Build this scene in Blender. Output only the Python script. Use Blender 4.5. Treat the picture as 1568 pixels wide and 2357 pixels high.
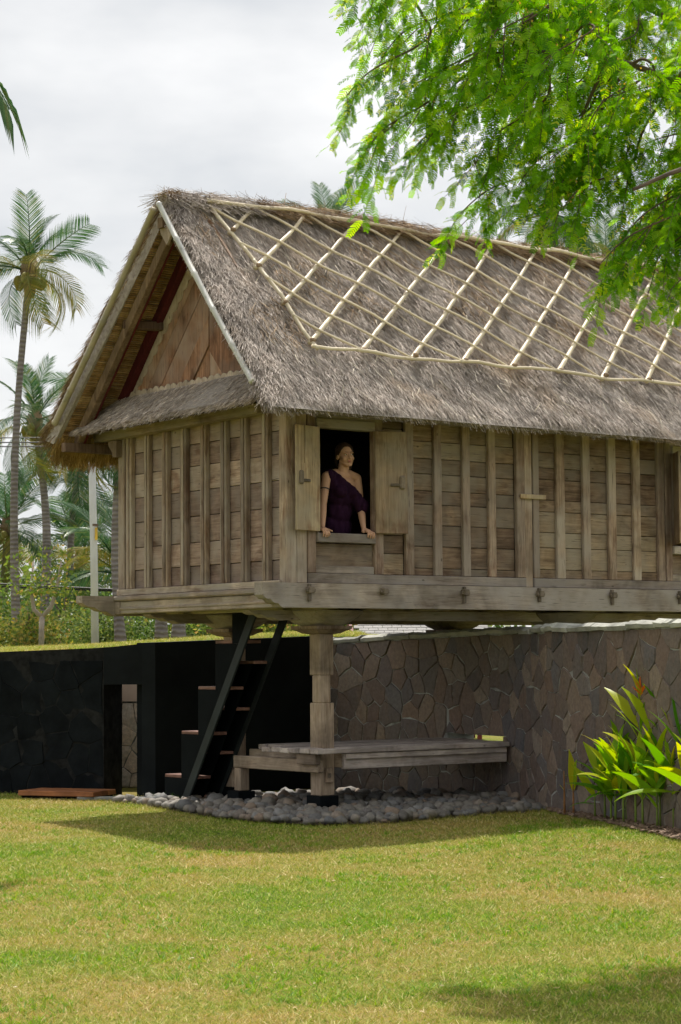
import bpy, bmesh, math, random
import numpy as np
from mathutils import Vector, Matrix, noise as mnoise

for o in list(bpy.data.objects): bpy.data.objects.remove(o)
scene = bpy.context.scene
col = scene.collection
random.seed(7); rng = np.random.default_rng(7)
R = math.radians; PI = math.pi

# ------------------------------------------------------------------ camera, sky, sun, exposure
PITCH, ROLL = R(4.05), R(0.45)
cp, sp, cr, sr = math.cos(PITCH), math.sin(PITCH), math.cos(ROLL), math.sin(ROLL)
xh, up0, fw = Vector((1, 0, 0)), Vector((0, -sp, cp)), Vector((0, cp, sp))
rv, uv_ = cr*xh - sr*up0, sr*xh + cr*up0
cam_d = bpy.data.cameras.new('camera'); cam = bpy.data.objects.new('camera', cam_d); col.objects.link(cam)
M = Matrix((rv, uv_, -fw)).transposed().to_4x4(); M.translation = (0, 0, 1.45)
cam.matrix_world = M
cam_d.sensor_fit = 'HORIZONTAL'; cam_d.sensor_width = 36; cam_d.lens = 36*4800/1568
cam_d.clip_start = 0.1; cam_d.clip_end = 2000
cam_d.dof.use_dof = True; cam_d.dof.focus_distance = 19.0; cam_d.dof.aperture_fstop = 16.0
scene.camera = cam

SUN_EL, SUN_DIR = R(61), Vector((-0.16, 0.987, 0)).normalized()      # horizontal direction towards the sun
sun_d = bpy.data.lights.new('sun', 'SUN'); sun = bpy.data.objects.new('sun', sun_d); col.objects.link(sun)
sun_d.energy = 5.0; sun_d.angle = R(1.0); sun_d.color = (1.0, 0.95, 0.86)
to_sun = SUN_DIR*math.cos(SUN_EL) + Vector((0, 0, math.sin(SUN_EL)))
sun.rotation_euler = to_sun.to_track_quat('Z', 'Y').to_euler()

world = bpy.data.worlds.new('World'); scene.world = world; world.use_nodes = True
nt = world.node_tree; nt.nodes.clear()
def N(nt, typ, **kw):
    n = nt.nodes.new(typ)
    for k, v in kw.items(): setattr(n, k, v)
    return n
bg = N(nt, 'ShaderNodeBackground'); out = N(nt, 'ShaderNodeOutputWorld')
sky = N(nt, 'ShaderNodeTexSky', sky_type='NISHITA', sun_disc=False)
sky.sun_elevation = SUN_EL; sky.sun_rotation = math.atan2(SUN_DIR.x, SUN_DIR.y)
tc = N(nt, 'ShaderNodeTexCoord'); mp = N(nt, 'ShaderNodeMapping'); mp.inputs['Scale'].default_value = (1, 1, 2.4)
mp.inputs['Location'].default_value = (0.35, 0.1, 0.2)
no = N(nt, 'ShaderNodeTexNoise'); no.inputs['Scale'].default_value = 5.5; no.inputs['Detail'].default_value = 5; no.inputs['Roughness'].default_value = 0.5
ra = N(nt, 'ShaderNodeValToRGB')
ra.color_ramp.elements[0].position = 0.33; ra.color_ramp.elements[0].color = (0.60, 0.622, 0.645, 1)
ra.color_ramp.elements[1].position = 0.62; ra.color_ramp.elements[1].color = (0.90, 0.895, 0.885, 1)
e = ra.color_ramp.elements.new(0.47); e.color = (0.755, 0.76, 0.762, 1)
sc10 = N(nt, 'ShaderNodeVectorMath', operation='SCALE'); sc10.inputs['Scale'].default_value = 10.0
mx = N(nt, 'ShaderNodeMixRGB'); mx.inputs['Fac'].default_value = 0.92
L = nt.links.new
L(tc.outputs['Generated'], mp.inputs['Vector']); L(mp.outputs['Vector'], no.inputs['Vector']); L(no.outputs['Fac'], ra.inputs['Fac'])
L(ra.outputs['Color'], sc10.inputs[0]); L(sky.outputs['Color'], mx.inputs['Color1']); L(sc10.outputs['Vector'], mx.inputs['Color2'])
L(mx.outputs['Color'], bg.inputs['Color']); bg.inputs['Strength'].default_value = 0.1
L(bg.outputs['Background'], out.inputs['Surface'])

scene.view_settings.view_transform = 'Standard'; scene.view_settings.look = 'None'
scene.view_settings.exposure = 0.22; scene.view_settings.gamma = 1.0
scene.render.engine = 'CYCLES'
scene.cycles.use_adaptive_sampling = True; scene.cycles.adaptive_threshold = 0.03
scene.cycles.max_bounces = 5; scene.cycles.diffuse_bounces = 3; scene.cycles.glossy_bounces = 2; scene.cycles.transmission_bounces = 3; scene.cycles.transparent_max_bounces = 8

# ------------------------------------------------------------------ helpers
OX, OY, HROT = -0.479, 18.66, R(37)
ca, sa = math.cos(HROT), math.sin(HROT)
def HW(a, b, z=0):                                  # house frame -> world
    return Vector((OX + a*ca - b*sa, OY + a*sa + b*ca, z))

class MB:
    def __init__(s): s.v = []; s.f = []
    def add(s, vs, fs):
        k = len(s.v); s.v += [tuple(v) for v in vs]; s.f += [tuple(i+k for i in f) for f in fs]; return s
    def box(s, x0, x1, y0, y1, z0, z1, c=0.0):
        return s.obox(((x0+x1)/2, (y0+y1)/2, (z0+z1)/2), (abs(x1-x0)/2, abs(y1-y0)/2, abs(z1-z0)/2), None, c)
    def obox(s, ctr, h, rot=None, c=0.0):
        """box with half sizes h; rot 3x3; c = chamfer"""
        ctr = Vector(ctr); vs = []; fs = []
        def T(p): p = Vector(p); return ctr + (rot @ p if rot else p)
        if c <= 0:
            for z in (-1, 1):
                for y in (-1, 1):
                    for x in (-1, 1): vs.append(T((x*h[0], y*h[1], z*h[2])))
            fs = [(0, 2, 3, 1), (4, 5, 7, 6), (0, 1, 5, 4), (2, 6, 7, 3), (0, 4, 6, 2), (1, 3, 7, 5)]
            return s.add(vs, fs)
        c = min(c, min(h)*0.8); idx = {}
        for sx in (-1, 1):
            for sy in (-1, 1):
                for sz in (-1, 1):
                    sg = (sx, sy, sz)
                    for ax in range(3):
                        p = [sg[i]*(h[i] if i == ax else h[i]-c) for i in range(3)]
                        idx[(sg, ax)] = len(vs); vs.append(T(p))
        for ax in range(3):
            u, w = (ax+1) % 3, (ax+2) % 3
            for sg in (-1, 1):
                q = []
                for su, sw in ((-1, -1), (1, -1), (1, 1), (-1, 1)):
                    k = [0, 0, 0]; k[ax] = sg; k[u] = su; k[w] = sw; q.append(idx[(tuple(k), ax)])
                fs.append(tuple(q if sg > 0 else q[::-1]))
        for ax in range(3):                         # edges along ax
            u, w = (ax+1) % 3, (ax+2) % 3
            for su in (-1, 1):
                for sw in (-1, 1):
                    k0 = [0]*3; k1 = [0]*3; k0[ax] = -1; k1[ax] = 1
                    k0[u] = k1[u] = su; k0[w] = k1[w] = sw
                    q = [idx[(tuple(k0), u)], idx[(tuple(k1), u)], idx[(tuple(k1), w)], idx[(tuple(k0), w)]]
                    fs.append(tuple(q if su*sw < 0 else q[::-1]))
        for sx in (-1, 1):
            for sy in (-1, 1):
                for sz in (-1, 1):
                    t = [idx[((sx, sy, sz), i)] for i in range(3)]
                    fs.append(tuple(t if sx*sy*sz > 0 else t[::-1]))
        return s.add(vs, fs)
    def beam(s, p, q, w, h, up=(0, 0, 1), c=0.0):
        """bar from p to q, width w across, height h along up"""
        p, q = Vector(p), Vector(q); d = (q-p); ln = d.length; d.normalize()
        up = Vector(up); sd = up.cross(d)
        if sd.length < 1e-6: sd = Vector((1, 0, 0)).cross(d)
        sd.normalize(); u2 = d.cross(sd)
        rot = Matrix((d, sd, u2)).transposed()
        return s.obox((p+q)/2, (ln/2, w/2, h/2), rot, c)
    def tube(s, pts, rad, n=8, cap=True):
        pts = [Vector(p) for p in pts]; m = len(pts)
        if not hasattr(rad, '__len__'): rad = [rad]*m
        vs = []; ref = None
        for i, p in enumerate(pts):
            d = (pts[min(i+1, m-1)] - pts[max(i-1, 0)]).normalized()
            if ref is None:
                ref = Vector((0, 0, 1)) if abs(d.z) < .9 else Vector((1, 0, 0))
            x = (ref - d*ref.dot(d)).normalized(); ref = x; y = d.cross(x)
            for k in range(n):
                t = 2*PI*k/n; vs.append(p + (x*math.cos(t) + y*math.sin(t))*rad[i])
        fs = [(i*n+k, i*n+(k+1) % n, (i+1)*n+(k+1) % n, (i+1)*n+k) for i in range(m-1) for k in range(n)]
        if cap: fs += [tuple(range(n))[::-1], tuple((m-1)*n+k for k in range(n))]
        return s.add(vs, fs)
    def lathe(s, prof, n=20, ctr=(0, 0, 0)):
        vs = []; m = len(prof)
        for (r, z) in prof:
            for k in range(n):
                t = 2*PI*k/n; vs.append((ctr[0]+r*math.cos(t), ctr[1]+r*math.sin(t), ctr[2]+z))
        fs = [(i*n+k, i*n+(k+1) % n, (i+1)*n+(k+1) % n, (i+1)*n+k) for i in range(m-1) for k in range(n)]
        fs += [tuple(range(n))[::-1], tuple((m-1)*n+k for k in range(n))]
        return s.add(vs, fs)
    def prism(s, poly, d):
        """poly: list of 3D points, extruded by d"""
        d = Vector(d); n = len(poly); vs = [Vector(p) for p in poly] + [Vector(p)+d for p in poly]
        fs = [tuple(range(n))[::-1], tuple(range(n, 2*n))] + [(i, (i+1) % n, n+(i+1) % n, n+i) for i in range(n)]
        return s.add(vs, fs)
    def ball(s, c, r, nu=10, nv=6, rot=None):
        r = r if hasattr(r, '__len__') else (r, r, r); vs = []; c = Vector(c)
        def T(p): p = Vector(p); return c + (rot @ p if rot else p)
        vs.append(T((0, 0, -r[2])))
        for j in range(1, nv):
            ph = -PI/2 + PI*j/nv
            for i in range(nu):
                t = 2*PI*i/nu; vs.append(T((r[0]*math.cos(ph)*math.cos(t), r[1]*math.cos(ph)*math.sin(t), r[2]*math.sin(ph))))
        vs.append(T((0, 0, r[2]))); top = len(vs)-1; fs = []
        for i in range(nu):
            fs.append((0, 1+(i+1) % nu, 1+i)); fs.append((top, 1+(nv-2)*nu+i, 1+(nv-2)*nu+(i+1) % nu))
        for j in range(nv-2):
            for i in range(nu):
                fs.append((1+j*nu+i, 1+j*nu+(i+1) % nu, 1+(j+1)*nu+(i+1) % nu, 1+(j+1)*nu+i))
        return s.add(vs, fs)
    def mesh(s, name, mat=None, smooth=False):
        me = bpy.data.meshes.new(name); me.from_pydata(s.v, [], s.f)
        if mat: me.materials.append(mat)
        if smooth: me.polygons.foreach_set('use_smooth', [True]*len(me.polygons))
        me.update(); return me
    def build(s, name, mat, parent=None, smooth=False, **tags):
        return link(name, s.mesh(name, mat, smooth), parent, **tags)

def link(name, data, parent=None, label=None, cat=None, group=None, kind=None):
    o = bpy.data.objects.new(name, data); col.objects.link(o)
    if parent: o.parent = parent
    if label: o['label'] = label
    if cat: o['category'] = cat
    if group: o['group'] = group
    if kind: o['kind'] = kind
    return o
def thing(name, label, cat, loc=(0, 0, 0), rotz=0.0, group=None):
    o = link(name, None, None, label, cat, group); o.location = loc; o.rotation_euler = (0, 0, rotz)
    o.empty_display_size = 0.2
    return o

def np_mesh(name, V, F, mat, rnd=None, smooth=False):
    """V (n,3), F (m,k) numpy -> mesh with optional point attribute rnd"""
    me = bpy.data.meshes.new(name); k = F.shape[1]
    me.vertices.add(len(V)); me.vertices.foreach_set('co', V.astype(np.float32).ravel())
    me.loops.add(F.size); me.loops.foreach_set('vertex_index', F.astype(np.int32).ravel())
    me.polygons.add(len(F)); me.polygons.foreach_set('loop_start', (np.arange(len(F))*k).astype(np.int32))
    me.polygons.foreach_set('loop_total', np.full(len(F), k, np.int32))
    if smooth: me.polygons.foreach_set('use_smooth', np.ones(len(F), bool))
    if rnd is not None:
        at = me.attributes.new('rnd', 'FLOAT', 'POINT'); at.data.foreach_set('value', rnd.astype(np.float32))
    me.materials.append(mat); me.update(); me.validate()
    return me

def unit(v): return v/np.maximum(np.linalg.norm(v, axis=-1, keepdims=True), 1e-9)
def strands(name, mat, P, D, Nn, ln, w, lift, parent, tip=0.45, **tags):
    """flat straws: P base points, D directions, Nn surface normals"""
    n = len(P); D = unit(D); S = unit(np.cross(D, Nn))
    tw = rng.normal(0, .5, (n, 1)); S = unit(S + Nn*tw)
    w = np.broadcast_to(w, n)[:, None]; ln = np.broadcast_to(ln, n)[:, None]; lift = np.broadcast_to(lift, n)[:, None]
    T = P + D*ln + Nn*lift
    V = np.stack([P - S*w/2, P + S*w/2, T + S*w/2*tip, T - S*w/2*tip], 1).reshape(-1, 3)
    F = np.arange(4*n).reshape(n, 4)
    rnd = np.repeat(rng.random(n), 4)
    return link(name, np_mesh(name, V, F, mat, rnd), parent, **tags)

# ------------------------------------------------------------------ materials
def newmat(name):
    m = bpy.data.materials.new(name); m.use_nodes = True; t = m.node_tree; t.nodes.clear()
    o = N(t, 'ShaderNodeOutputMaterial'); b = N(t, 'ShaderNodeBsdfPrincipled'); t.links.new(b.outputs[0], o.inputs[0])
    return m, t, b, o
def ramp(t, fac, stops):
    r = N(t, 'ShaderNodeValToRGB'); el = r.color_ramp.elements
    while len(el) < len(stops): el.new(0.5)
    for e_, (p, c) in zip(el, stops): e_.position = p; e_.color = (*c, 1)
    t.links.new(fac, r.inputs[0]); return r.outputs['Color']
def noise(t, vec, scale, detail=4, rough=.55, dist=0.0):
    n = N(t, 'ShaderNodeTexNoise'); n.inputs['Scale'].default_value = scale; n.inputs['Detail'].default_value = detail
    n.inputs['Roughness'].default_value = rough; n.inputs['Distortion'].default_value = dist
    if vec is not None: t.links.new(vec, n.inputs['Vector'])
    return n.outputs['Fac']
def mapped(t, src, scale=(1, 1, 1), rot=(0, 0, 0)):
    m = N(t, 'ShaderNodeMapping'); m.inputs['Scale'].default_value = scale; m.inputs['Rotation'].default_value = rot
    t.links.new(src, m.inputs['Vector']); return m.outputs['Vector']
def mix(t, fac, a, b, mode='MIX'):
    m = N(t, 'ShaderNodeMixRGB', blend_type=mode)
    for s, v in (('Fac', fac), ('Color1', a), ('Color2', b)):
        if hasattr(v, 'is_output') or isinstance(v, bpy.types.NodeSocket): t.links.new(v, m.inputs[s])
        else: m.inputs[s].default_value = v if s == 'Fac' else (*v, 1)
    return m.outputs['Color']
def mathn(t, op, a, b=None, clamp=False):
    m = N(t, 'ShaderNodeMath', operation=op, use_clamp=clamp)
    for i, v in enumerate((a, b)):
        if v is None: continue
        if isinstance(v, bpy.types.NodeSocket): t.links.new(v, m.inputs[i])
        else: m.inputs[i].default_value = v
    return m.outputs[0]
def bump(t, b, h, strength=.4, dist=.01):
    n = N(t, 'ShaderNodeBump'); n.inputs['Strength'].default_value = strength; n.inputs['Distance'].default_value = dist
    t.links.new(h, n.inputs['Height']); t.links.new(n.outputs[0], b.inputs['Normal'])
def coords(t, which='Object'): return N(t, 'ShaderNodeTexCoord').outputs[which]
def objrand(t): return N(t, 'ShaderNodeObjectInfo').outputs['Random']
def attr(t, name='rnd'):
    a = N(t, 'ShaderNodeAttribute'); a.attribute_name = name; return a.outputs['Fac']
def hsv(t, colr, h=.5, s=1., v=1.):
    n = N(t, 'ShaderNodeHueSaturation'); t.links.new(colr, n.inputs['Color'])
    for k, x in (('Hue', h), ('Saturation', s), ('Value', v)):
        if isinstance(x, bpy.types.NodeSocket): t.links.new(x, n.inputs[k])
        else: n.inputs[k].default_value = x
    return n.outputs['Color']
def rng_map(t, x, lo, hi):
    m = N(t, 'ShaderNodeMapRange'); t.links.new(x, m.inputs['Value']); m.inputs['To Min'].default_value = lo; m.inputs['To Max'].default_value = hi
    return m.outputs[0]
def frommin(t, x, a, b, lo=0., hi=1.):
    m = N(t, 'ShaderNodeMapRange'); t.links.new(x, m.inputs['Value']); m.inputs['From Min'].default_value = a; m.inputs['From Max'].default_value = b
    m.inputs['To Min'].default_value = lo; m.inputs['To Max'].default_value = hi
    return m.outputs[0]

def wood(name, c0, c1, c2, axis='x', stain=(.10, .06, .035), stain_amt=.5, rough=.85, var=.30, grey=None, tone=.72):
    TN = (tone*1.12, tone*.985, tone*.95)
    c0, c1, c2, stain = (tuple(x*k for x, k in zip(c, TN)) for c in (c0, c1, c2, stain))
    if grey: grey = tuple(x*k for x, k in zip(grey, TN))
    m, t, b, o = newmat(name); oc = coords(t)
    rv_ = objrand(t)
    off = N(t, 'ShaderNodeVectorMath', operation='ADD'); t.links.new(oc, off.inputs[0])
    cmb = N(t, 'ShaderNodeCombineXYZ'); r7 = mathn(t, 'MULTIPLY', rv_, 37.0)
    for k in range(3): t.links.new(r7, cmb.inputs[k])
    t.links.new(cmb.outputs[0], off.inputs[1]); vec = off.outputs[0]
    s = {'x': (1.2, 22, 22), 'y': (22, 1.2, 22), 'z': (22, 22, 1.2)}[axis]
    g = noise(t, mapped(t, vec, s), 2.2, 4, .62, .6)
    colr = ramp(t, g, [(.25, c0), (.5, c1), (.75, c2)])
    st = noise(t, mapped(t, vec, tuple(x**.5 for x in s)), 1.5, 4, .68, 1.2)
    colr = mix(t, frommin(t, st, .50, .70, 0, min(1, stain_amt*1.35)), colr, stain)
    bl_ = noise(t, vec, 2.6, 3, .65, .6); colr = hsv(t, colr, .5, 1., frommin(t, bl_, .30, .70, .58, 1.34))
    if grey:
        gr = noise(t, vec, 1.7, 3, .6); colr = mix(t, frommin(t, gr, .42, .62, 0, .85), colr, grey)
    colr = hsv(t, colr, rng_map(t, rv_, .492, .508), 1.0, rng_map(t, rv_, 1-var, 1+var))
    # knots and small checks
    vo = N(t, 'ShaderNodeTexVoronoi'); vo.inputs['Scale'].default_value = 3.1
    t.links.new(mapped(t, vec, tuple(x**.25 for x in s)), vo.inputs['Vector'])
    kn = frommin(t, vo.outputs['Distance'], .035, .07, .75, 0)
    colr = mix(t, kn, colr, tuple(x*.35 for x in c0))
    ck = noise(t, mapped(t, vec, tuple(x*2.0 for x in s)), 2.0, 2)
    colr = mix(t, frommin(t, ck, .63, .70, 0, .6), colr, tuple(x*.4 for x in c0))
    t.links.new(colr, b.inputs['Base Color']); b.inputs['Roughness'].default_value = rough
    b.inputs['Specular IOR Level'].default_value = .25
    bump(t, b, mathn(t, 'SUBTRACT', g, mathn(t, 'MULTIPLY', kn, .4)), .55, .006)
    return m
WC = ((.17, .135, .085), (.30, .245, .165), (.42, .36, .26))
WALLX = wood('weathered_board_along', (.155, .115, .072), (.27, .212, .14), (.40, .335, .235), 'x', (.085, .05, .032), .62, grey=(.30, .29, .235))
WALLY = wood('weathered_board_across', (.23, .175, .135), (.37, .30, .24), (.50, .43, .355), 'y', (.16, .085, .055), .5, grey=(.44, .42, .37))
WALLZ = wood('weathered_upright', (.22, .17, .12), (.36, .30, .225), (.49, .43, .345), 'z', (.16, .085, .05), .6, grey=(.44, .43, .37))
SHUT = wood('shutter_wood', (.27, .215, .125), (.42, .35, .225), (.54, .47, .32), 'z', (.20, .085, .035), .6, grey=(.40, .39, .30))
BEAMX = wood('beam_wood_along', (.24, .22, .18), (.36, .34, .285), (.46, .44, .38), 'x', (.14, .10, .07), .4, grey=(.40, .41, .385))
BEAMY = wood('beam_wood_across', (.28, .245, .185), (.42, .38, .30), (.53, .49, .40), 'y', (.15, .09, .05), .45, grey=(.38, .38, .33))
POSTW = wood('post_wood', (.29, .245, .18), (.43, .375, .29), (.54, .485, .39), 'z', (.17, .10, .05), .35)
DECKX = wood('deck_wood', (.26, .245, .23), (.37, .36, .345), (.46, .455, .44), 'x', (.20, .15, .11), .4, tone=1.)
DECKY = wood('deck_wood_across', (.27, .23, .17), (.38, .335, .26), (.46, .42, .34), 'y', (.18, .12, .08), .4)
GABLE = wood('gable_board', (.14, .075, .045), (.24, .14, .088), (.34, .225, .155), 'z', (.08, .05, .035), .6, var=.35, grey=(.30, .25, .21), tone=1.)
TRIM = wood('pale_trim', (.38, .35, .28), (.50, .47, .385), (.60, .57, .48), 'z', (.26, .20, .13), .4, tone=1.)
REDW = wood('dark_red_paint', (.060, .010, .012), (.085, .014, .017), (.11, .02, .022), 'z', (.03, .008, .008), .3, tone=1.)
RAFT = wood('rafter_wood', (.12, .085, .055), (.20, .15, .105), (.28, .22, .16), 'z', (.07, .045, .03), .5)
TREAD = wood('tread_wood', (.22, .12, .085), (.31, .185, .14), (.40, .26, .20), 'y', (.12, .06, .04), .3, rough=.55)
SLAB = wood('slab_wood', (.24, .095, .04), (.36, .15, .065), (.45, .21, .10), 'x', (.12, .05, .03), .3, rough=.5)

def flat(name, c, rough=.8, nscale=6., amt=.25, spec=.3, metal=0., bmp=.2, bscale=40.):
    m, t, b, o = newmat(name); oc = coords(t)
    n1 = noise(t, oc, nscale, 5, .6)
    colr = mix(t, frommin(t, n1, .3, .7, 0, 1), tuple(x*(1-amt) for x in c), tuple(min(1, x*(1+amt)) for x in c))
    colr = hsv(t, colr, .5, 1., rng_map(t, objrand(t), 1-amt*.5, 1+amt*.5))
    t.links.new(colr, b.inputs['Base Color']); b.inputs['Roughness'].default_value = rough; b.inputs['Metallic'].default_value = metal
    b.inputs['Specular IOR Level'].default_value = spec
    if bmp: bump(t, b, noise(t, oc, bscale, 4), bmp, .01)
    return m
BLACK = flat('black_paint', (.0060, .0078, .0088), .65, 3., .3, .04, bmp=.15)
BLACKL = flat('black_steel_edge', (.020, .026, .027), .5, 3., .3, .2, bmp=.1)
BLACKSTONE = flat('black_painted_stone', (.0085, .0105, .0122), .85, 4., .4, .05, bmp=.5, bscale=18.)
PLASTER_B = flat('black_plaster', (.0105, .0130, .0145), .8, 2., .35, .08, bmp=.12)
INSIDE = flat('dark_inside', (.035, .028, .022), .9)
BEIGE = flat('beige_plaster', (.74, .56, .44), .9, 2., .08)
CONC = flat('pole_concrete', (.50, .51, .52), .85, 2., .12)
MORTAR = flat('mortar', (.27, .275, .26), .95, 5., .5, bmp=.6, bscale=30.)
CAPM = flat('cap_cement', (.38, .38, .34), .95, 4., .35, bmp=.6, bscale=24.)
IRON = flat('dark_peg_wood', (.15, .12, .09), .8, 9., .5)
CABLE = flat('cable', (.02, .02, .022), .6)
SOIL = flat('soil', (.085, .06, .042), .95, 5., .5, bmp=.8, bscale=30.)

def stone_mat(name, stops, vs=14., rough=.8, warm=(.19, .115, .075)):
    m, t, b, o = newmat(name); oc = coords(t); rr = objrand(t)
    at = attr(t)
    base = ramp(t, mathn(t, 'FRACT', mathn(t, 'ADD', rr, at)), stops)
    streak = noise(t, mapped(t, oc, (3, 3, 1.6)), 2.0, 6, .65, .8)
    base = mix(t, frommin(t, streak, .48, .78, 0, .6), base, warm)
    fine = noise(t, oc, 26., 5, .7); base = hsv(t, base, .5, 1., frommin(t, fine, .25, .75, .62, 1.35))
    t.links.new(base, b.inputs['Base Color']); b.inputs['Roughness'].default_value = rough
    bump(t, b, noise(t, oc, vs, 6, .65), .7, .012); return m
STONE = stone_mat('wall_stone', [(0., (.085, .079, .080)), (.2, (.17, .12, .098)), (.35, (.105, .102, .112)), (.5, (.20, .15, .118)), (.65, (.12, .103, .097)), (.8, (.19, .13, .10)), (.9, (.26, .205, .16)), (1., (.125, .118, .125))])
TANSTONE = stone_mat('tan_stone', [(0., (.78, .62, .47)), (.5, (.70, .62, .53)), (1., (.85, .70, .55))], warm=(.68, .48, .33))
def pebble_mat():
    m, t, b, o = newmat('pebble'); oc = coords(t); k = mathn(t, 'FRACT', mathn(t, 'ADD', objrand(t), attr(t)))
    c = ramp(t, k, [(0., (.11, .10, .088)), (.25, (.21, .19, .162)), (.45, (.115, .117, .12)), (.6, (.25, .225, .19)), (.75, (.22, .16, .115)), (.9, (.13, .13, .13)), (1., (.26, .25, .235))])
    c = hsv(t, c, .5, 1., frommin(t, noise(t, oc, 1.6, 6, .7), .25, .75, .6, 1.3))
    t.links.new(c, b.inputs['Base Color']); b.inputs['Roughness'].default_value = .75
    bump(t, b, noise(t, oc, 45., 4), .3, .006); return m
PEBBLE = pebble_mat()

def straw_mat(name, stops, rough=.85, tr=0.0, big=None):
    m, t, b, o = newmat(name); k = attr(t)
    c = ramp(t, k, stops)
    geo = N(t, 'ShaderNodeNewGeometry'); pos = geo.outputs['Position']
    n1 = noise(t, pos, 2.3, 2, .6); c = hsv(t, c, .5, 1., frommin(t, n1, .3, .7, .8, 1.2))
    n3 = noise(t, mapped(t, pos, (1, 1, .45)), 16., 2, .6); c = hsv(t, c, .5, 1., frommin(t, n3, .32, .68, .62, 1.18))
    if big:
        n2 = noise(t, pos, 1.4, 2, .65); c = mix(t, frommin(t, n2, .55, .72, 0, .65), c, big)
    t.links.new(c, b.inputs['Base Color']); b.inputs['Roughness'].default_value = rough; b.inputs['Specular IOR Level'].default_value = .3
    return m
THATCH = straw_mat('thatch_grey', [(0., (.22, .175, .145)), (.15, (.38, .315, .27)), (.5, (.51, .435, .38)), (.8, (.61, .535, .475)), (1., (.78, .70, .62))], big=(.48, .36, .255))
THATCHW = straw_mat('thatch_warm', [(0., (.16, .095, .045)), (.3, (.28, .18, .095)), (.7, (.42, .29, .17)), (1., (.55, .42, .27))])
THATCHG = straw_mat('thatch_gold', [(0., (.20, .11, .03)), (.4, (.36, .22, .07)), (1., (.52, .36, .14))])
REED = straw_mat('reed', [(0., (.20, .115, .045)), (.5, (.36, .225, .10)), (1., (.48, .33, .165))])
def thatch_base():
    m, t, b, o = newmat('thatch_base'); oc = coords(t)
    n = noise(t, mapped(t, oc, (30, 6, 6)), 3., 5, .7)
    c = ramp(t, n, [(.3, (.24, .20, .175)), (.55, (.42, .37, .33)), (.75, (.55, .50, .45))])
    t.links.new(c, b.inputs['Base Color']); b.inputs['Roughness'].default_value = .95; bump(t, b, n, .8, .03); return m
THBASE = thatch_base()
def bamboo(name, c0, c1):
    m, t, b, o = newmat(name); oc = coords(t)
    c = ramp(t, noise(t, oc, 5., 4), [(.3, c0), (.7, c1)]); c = hsv(t, c, .5, 1., rng_map(t, objrand(t), .85, 1.12))
    c = mix(t, frommin(t, noise(t, oc, 16., 3), .62, .75, 0, .5), c, tuple(x*.5 for x in c0))
    t.links.new(c, b.inputs['Base Color']); b.inputs['Roughness'].default_value = .5; return m
BAMBOO = bamboo('bamboo_cream', (.56, .47, .32), (.72, .63, .46))
BAMBOOV = bamboo('bamboo_verge', (.34, .31, .24), (.52, .44, .29))
BAMBOOG = bamboo('bamboo_grey', (.40, .40, .38), (.55, .54, .50))

def leaf_mat(name, stops, trans=.45, rough=.5, hue=0.):
    m, t, b, o = newmat(name)
    k = mathn(t, 'FRACT', mathn(t, 'ADD', attr(t), objrand(t)))
    c = ramp(t, k, stops)
    t.links.new(c, b.inputs['Base Color']); b.inputs['Roughness'].default_value = rough; b.inputs['Specular IOR Level'].default_value = .2
    tr = N(t, 'ShaderNodeBsdfTranslucent'); c2 = hsv(t, c, .49, 1.15, 1.5); t.links.new(c2, tr.inputs['Color'])
    ms = N(t, 'ShaderNodeMixShader'); ms.inputs[0].default_value = trans
    t.links.new(b.outputs[0], ms.inputs[1]); t.links.new(tr.outputs[0], ms.inputs[2]); t.links.new(ms.outputs[0], o.inputs[0])
    return m
TAMA = leaf_mat('tamarind_leaf', [(0., (.05, .17, .010)), (.3, (.13, .33, .012)), (.65, (.22, .46, .018)), (.9, (.36, .56, .028)), (1., (.48, .52, .05))], .52, .6)
PALM = leaf_mat('palm_leaf', [(0., (.03, .078, .034)), (.5, (.052, .118, .048)), (.85, (.095, .16, .062)), (1., (.18, .19, .07))], .3, .35)
PALMY = leaf_mat('palm_leaf_yellow', [(0., (.12, .16, .04)), (.5, (.20, .22, .05)), (1., (.34, .27, .07))], .35, .45)
DEADF = leaf_mat('dead_frond', [(0., (.16, .11, .06)), (1., (.28, .20, .12))], .2, .7)
HELI = leaf_mat('heliconia_leaf', [(0., (.08, .25, .012)), (.35, (.22, .40, .016)), (.7, (.40, .50, .022)), (1., (.60, .56, .05))], .5, .35)
SHRUB = leaf_mat('shrub_leaf', [(0., (.08, .13, .03)), (.4, (.15, .22, .045)), (.75, (.27, .29, .08)), (.92, (.42, .35, .08)), (1., (.36, .24, .12))], .4)
SHRUBD = leaf_mat('dark_shrub_leaf', [(0., (.06, .11, .03)), (.5, (.10, .17, .045)), (1., (.20, .24, .07))], .35)
FLOWER = leaf_mat('orange_flower', [(0., (.75, .12, .02)), (1., (.85, .22, .03))], .3)
YFLOWER = leaf_mat('yellow_blossom', [(0., (.65, .33, .06)), (1., (.72, .50, .12))], .3)
BARK = flat('bark', (.12, .09, .07), .9, 8., .4, bmp=.6)
TWIG = flat('twig', (.14, .10, .07), .9, 8., .4)
STEM = flat('heliconia_stem', (.16, .22, .04), .6, 6., .3)
STEMR = flat('heliconia_stem_red', (.30, .14, .05), .6, 6., .3)
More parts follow.
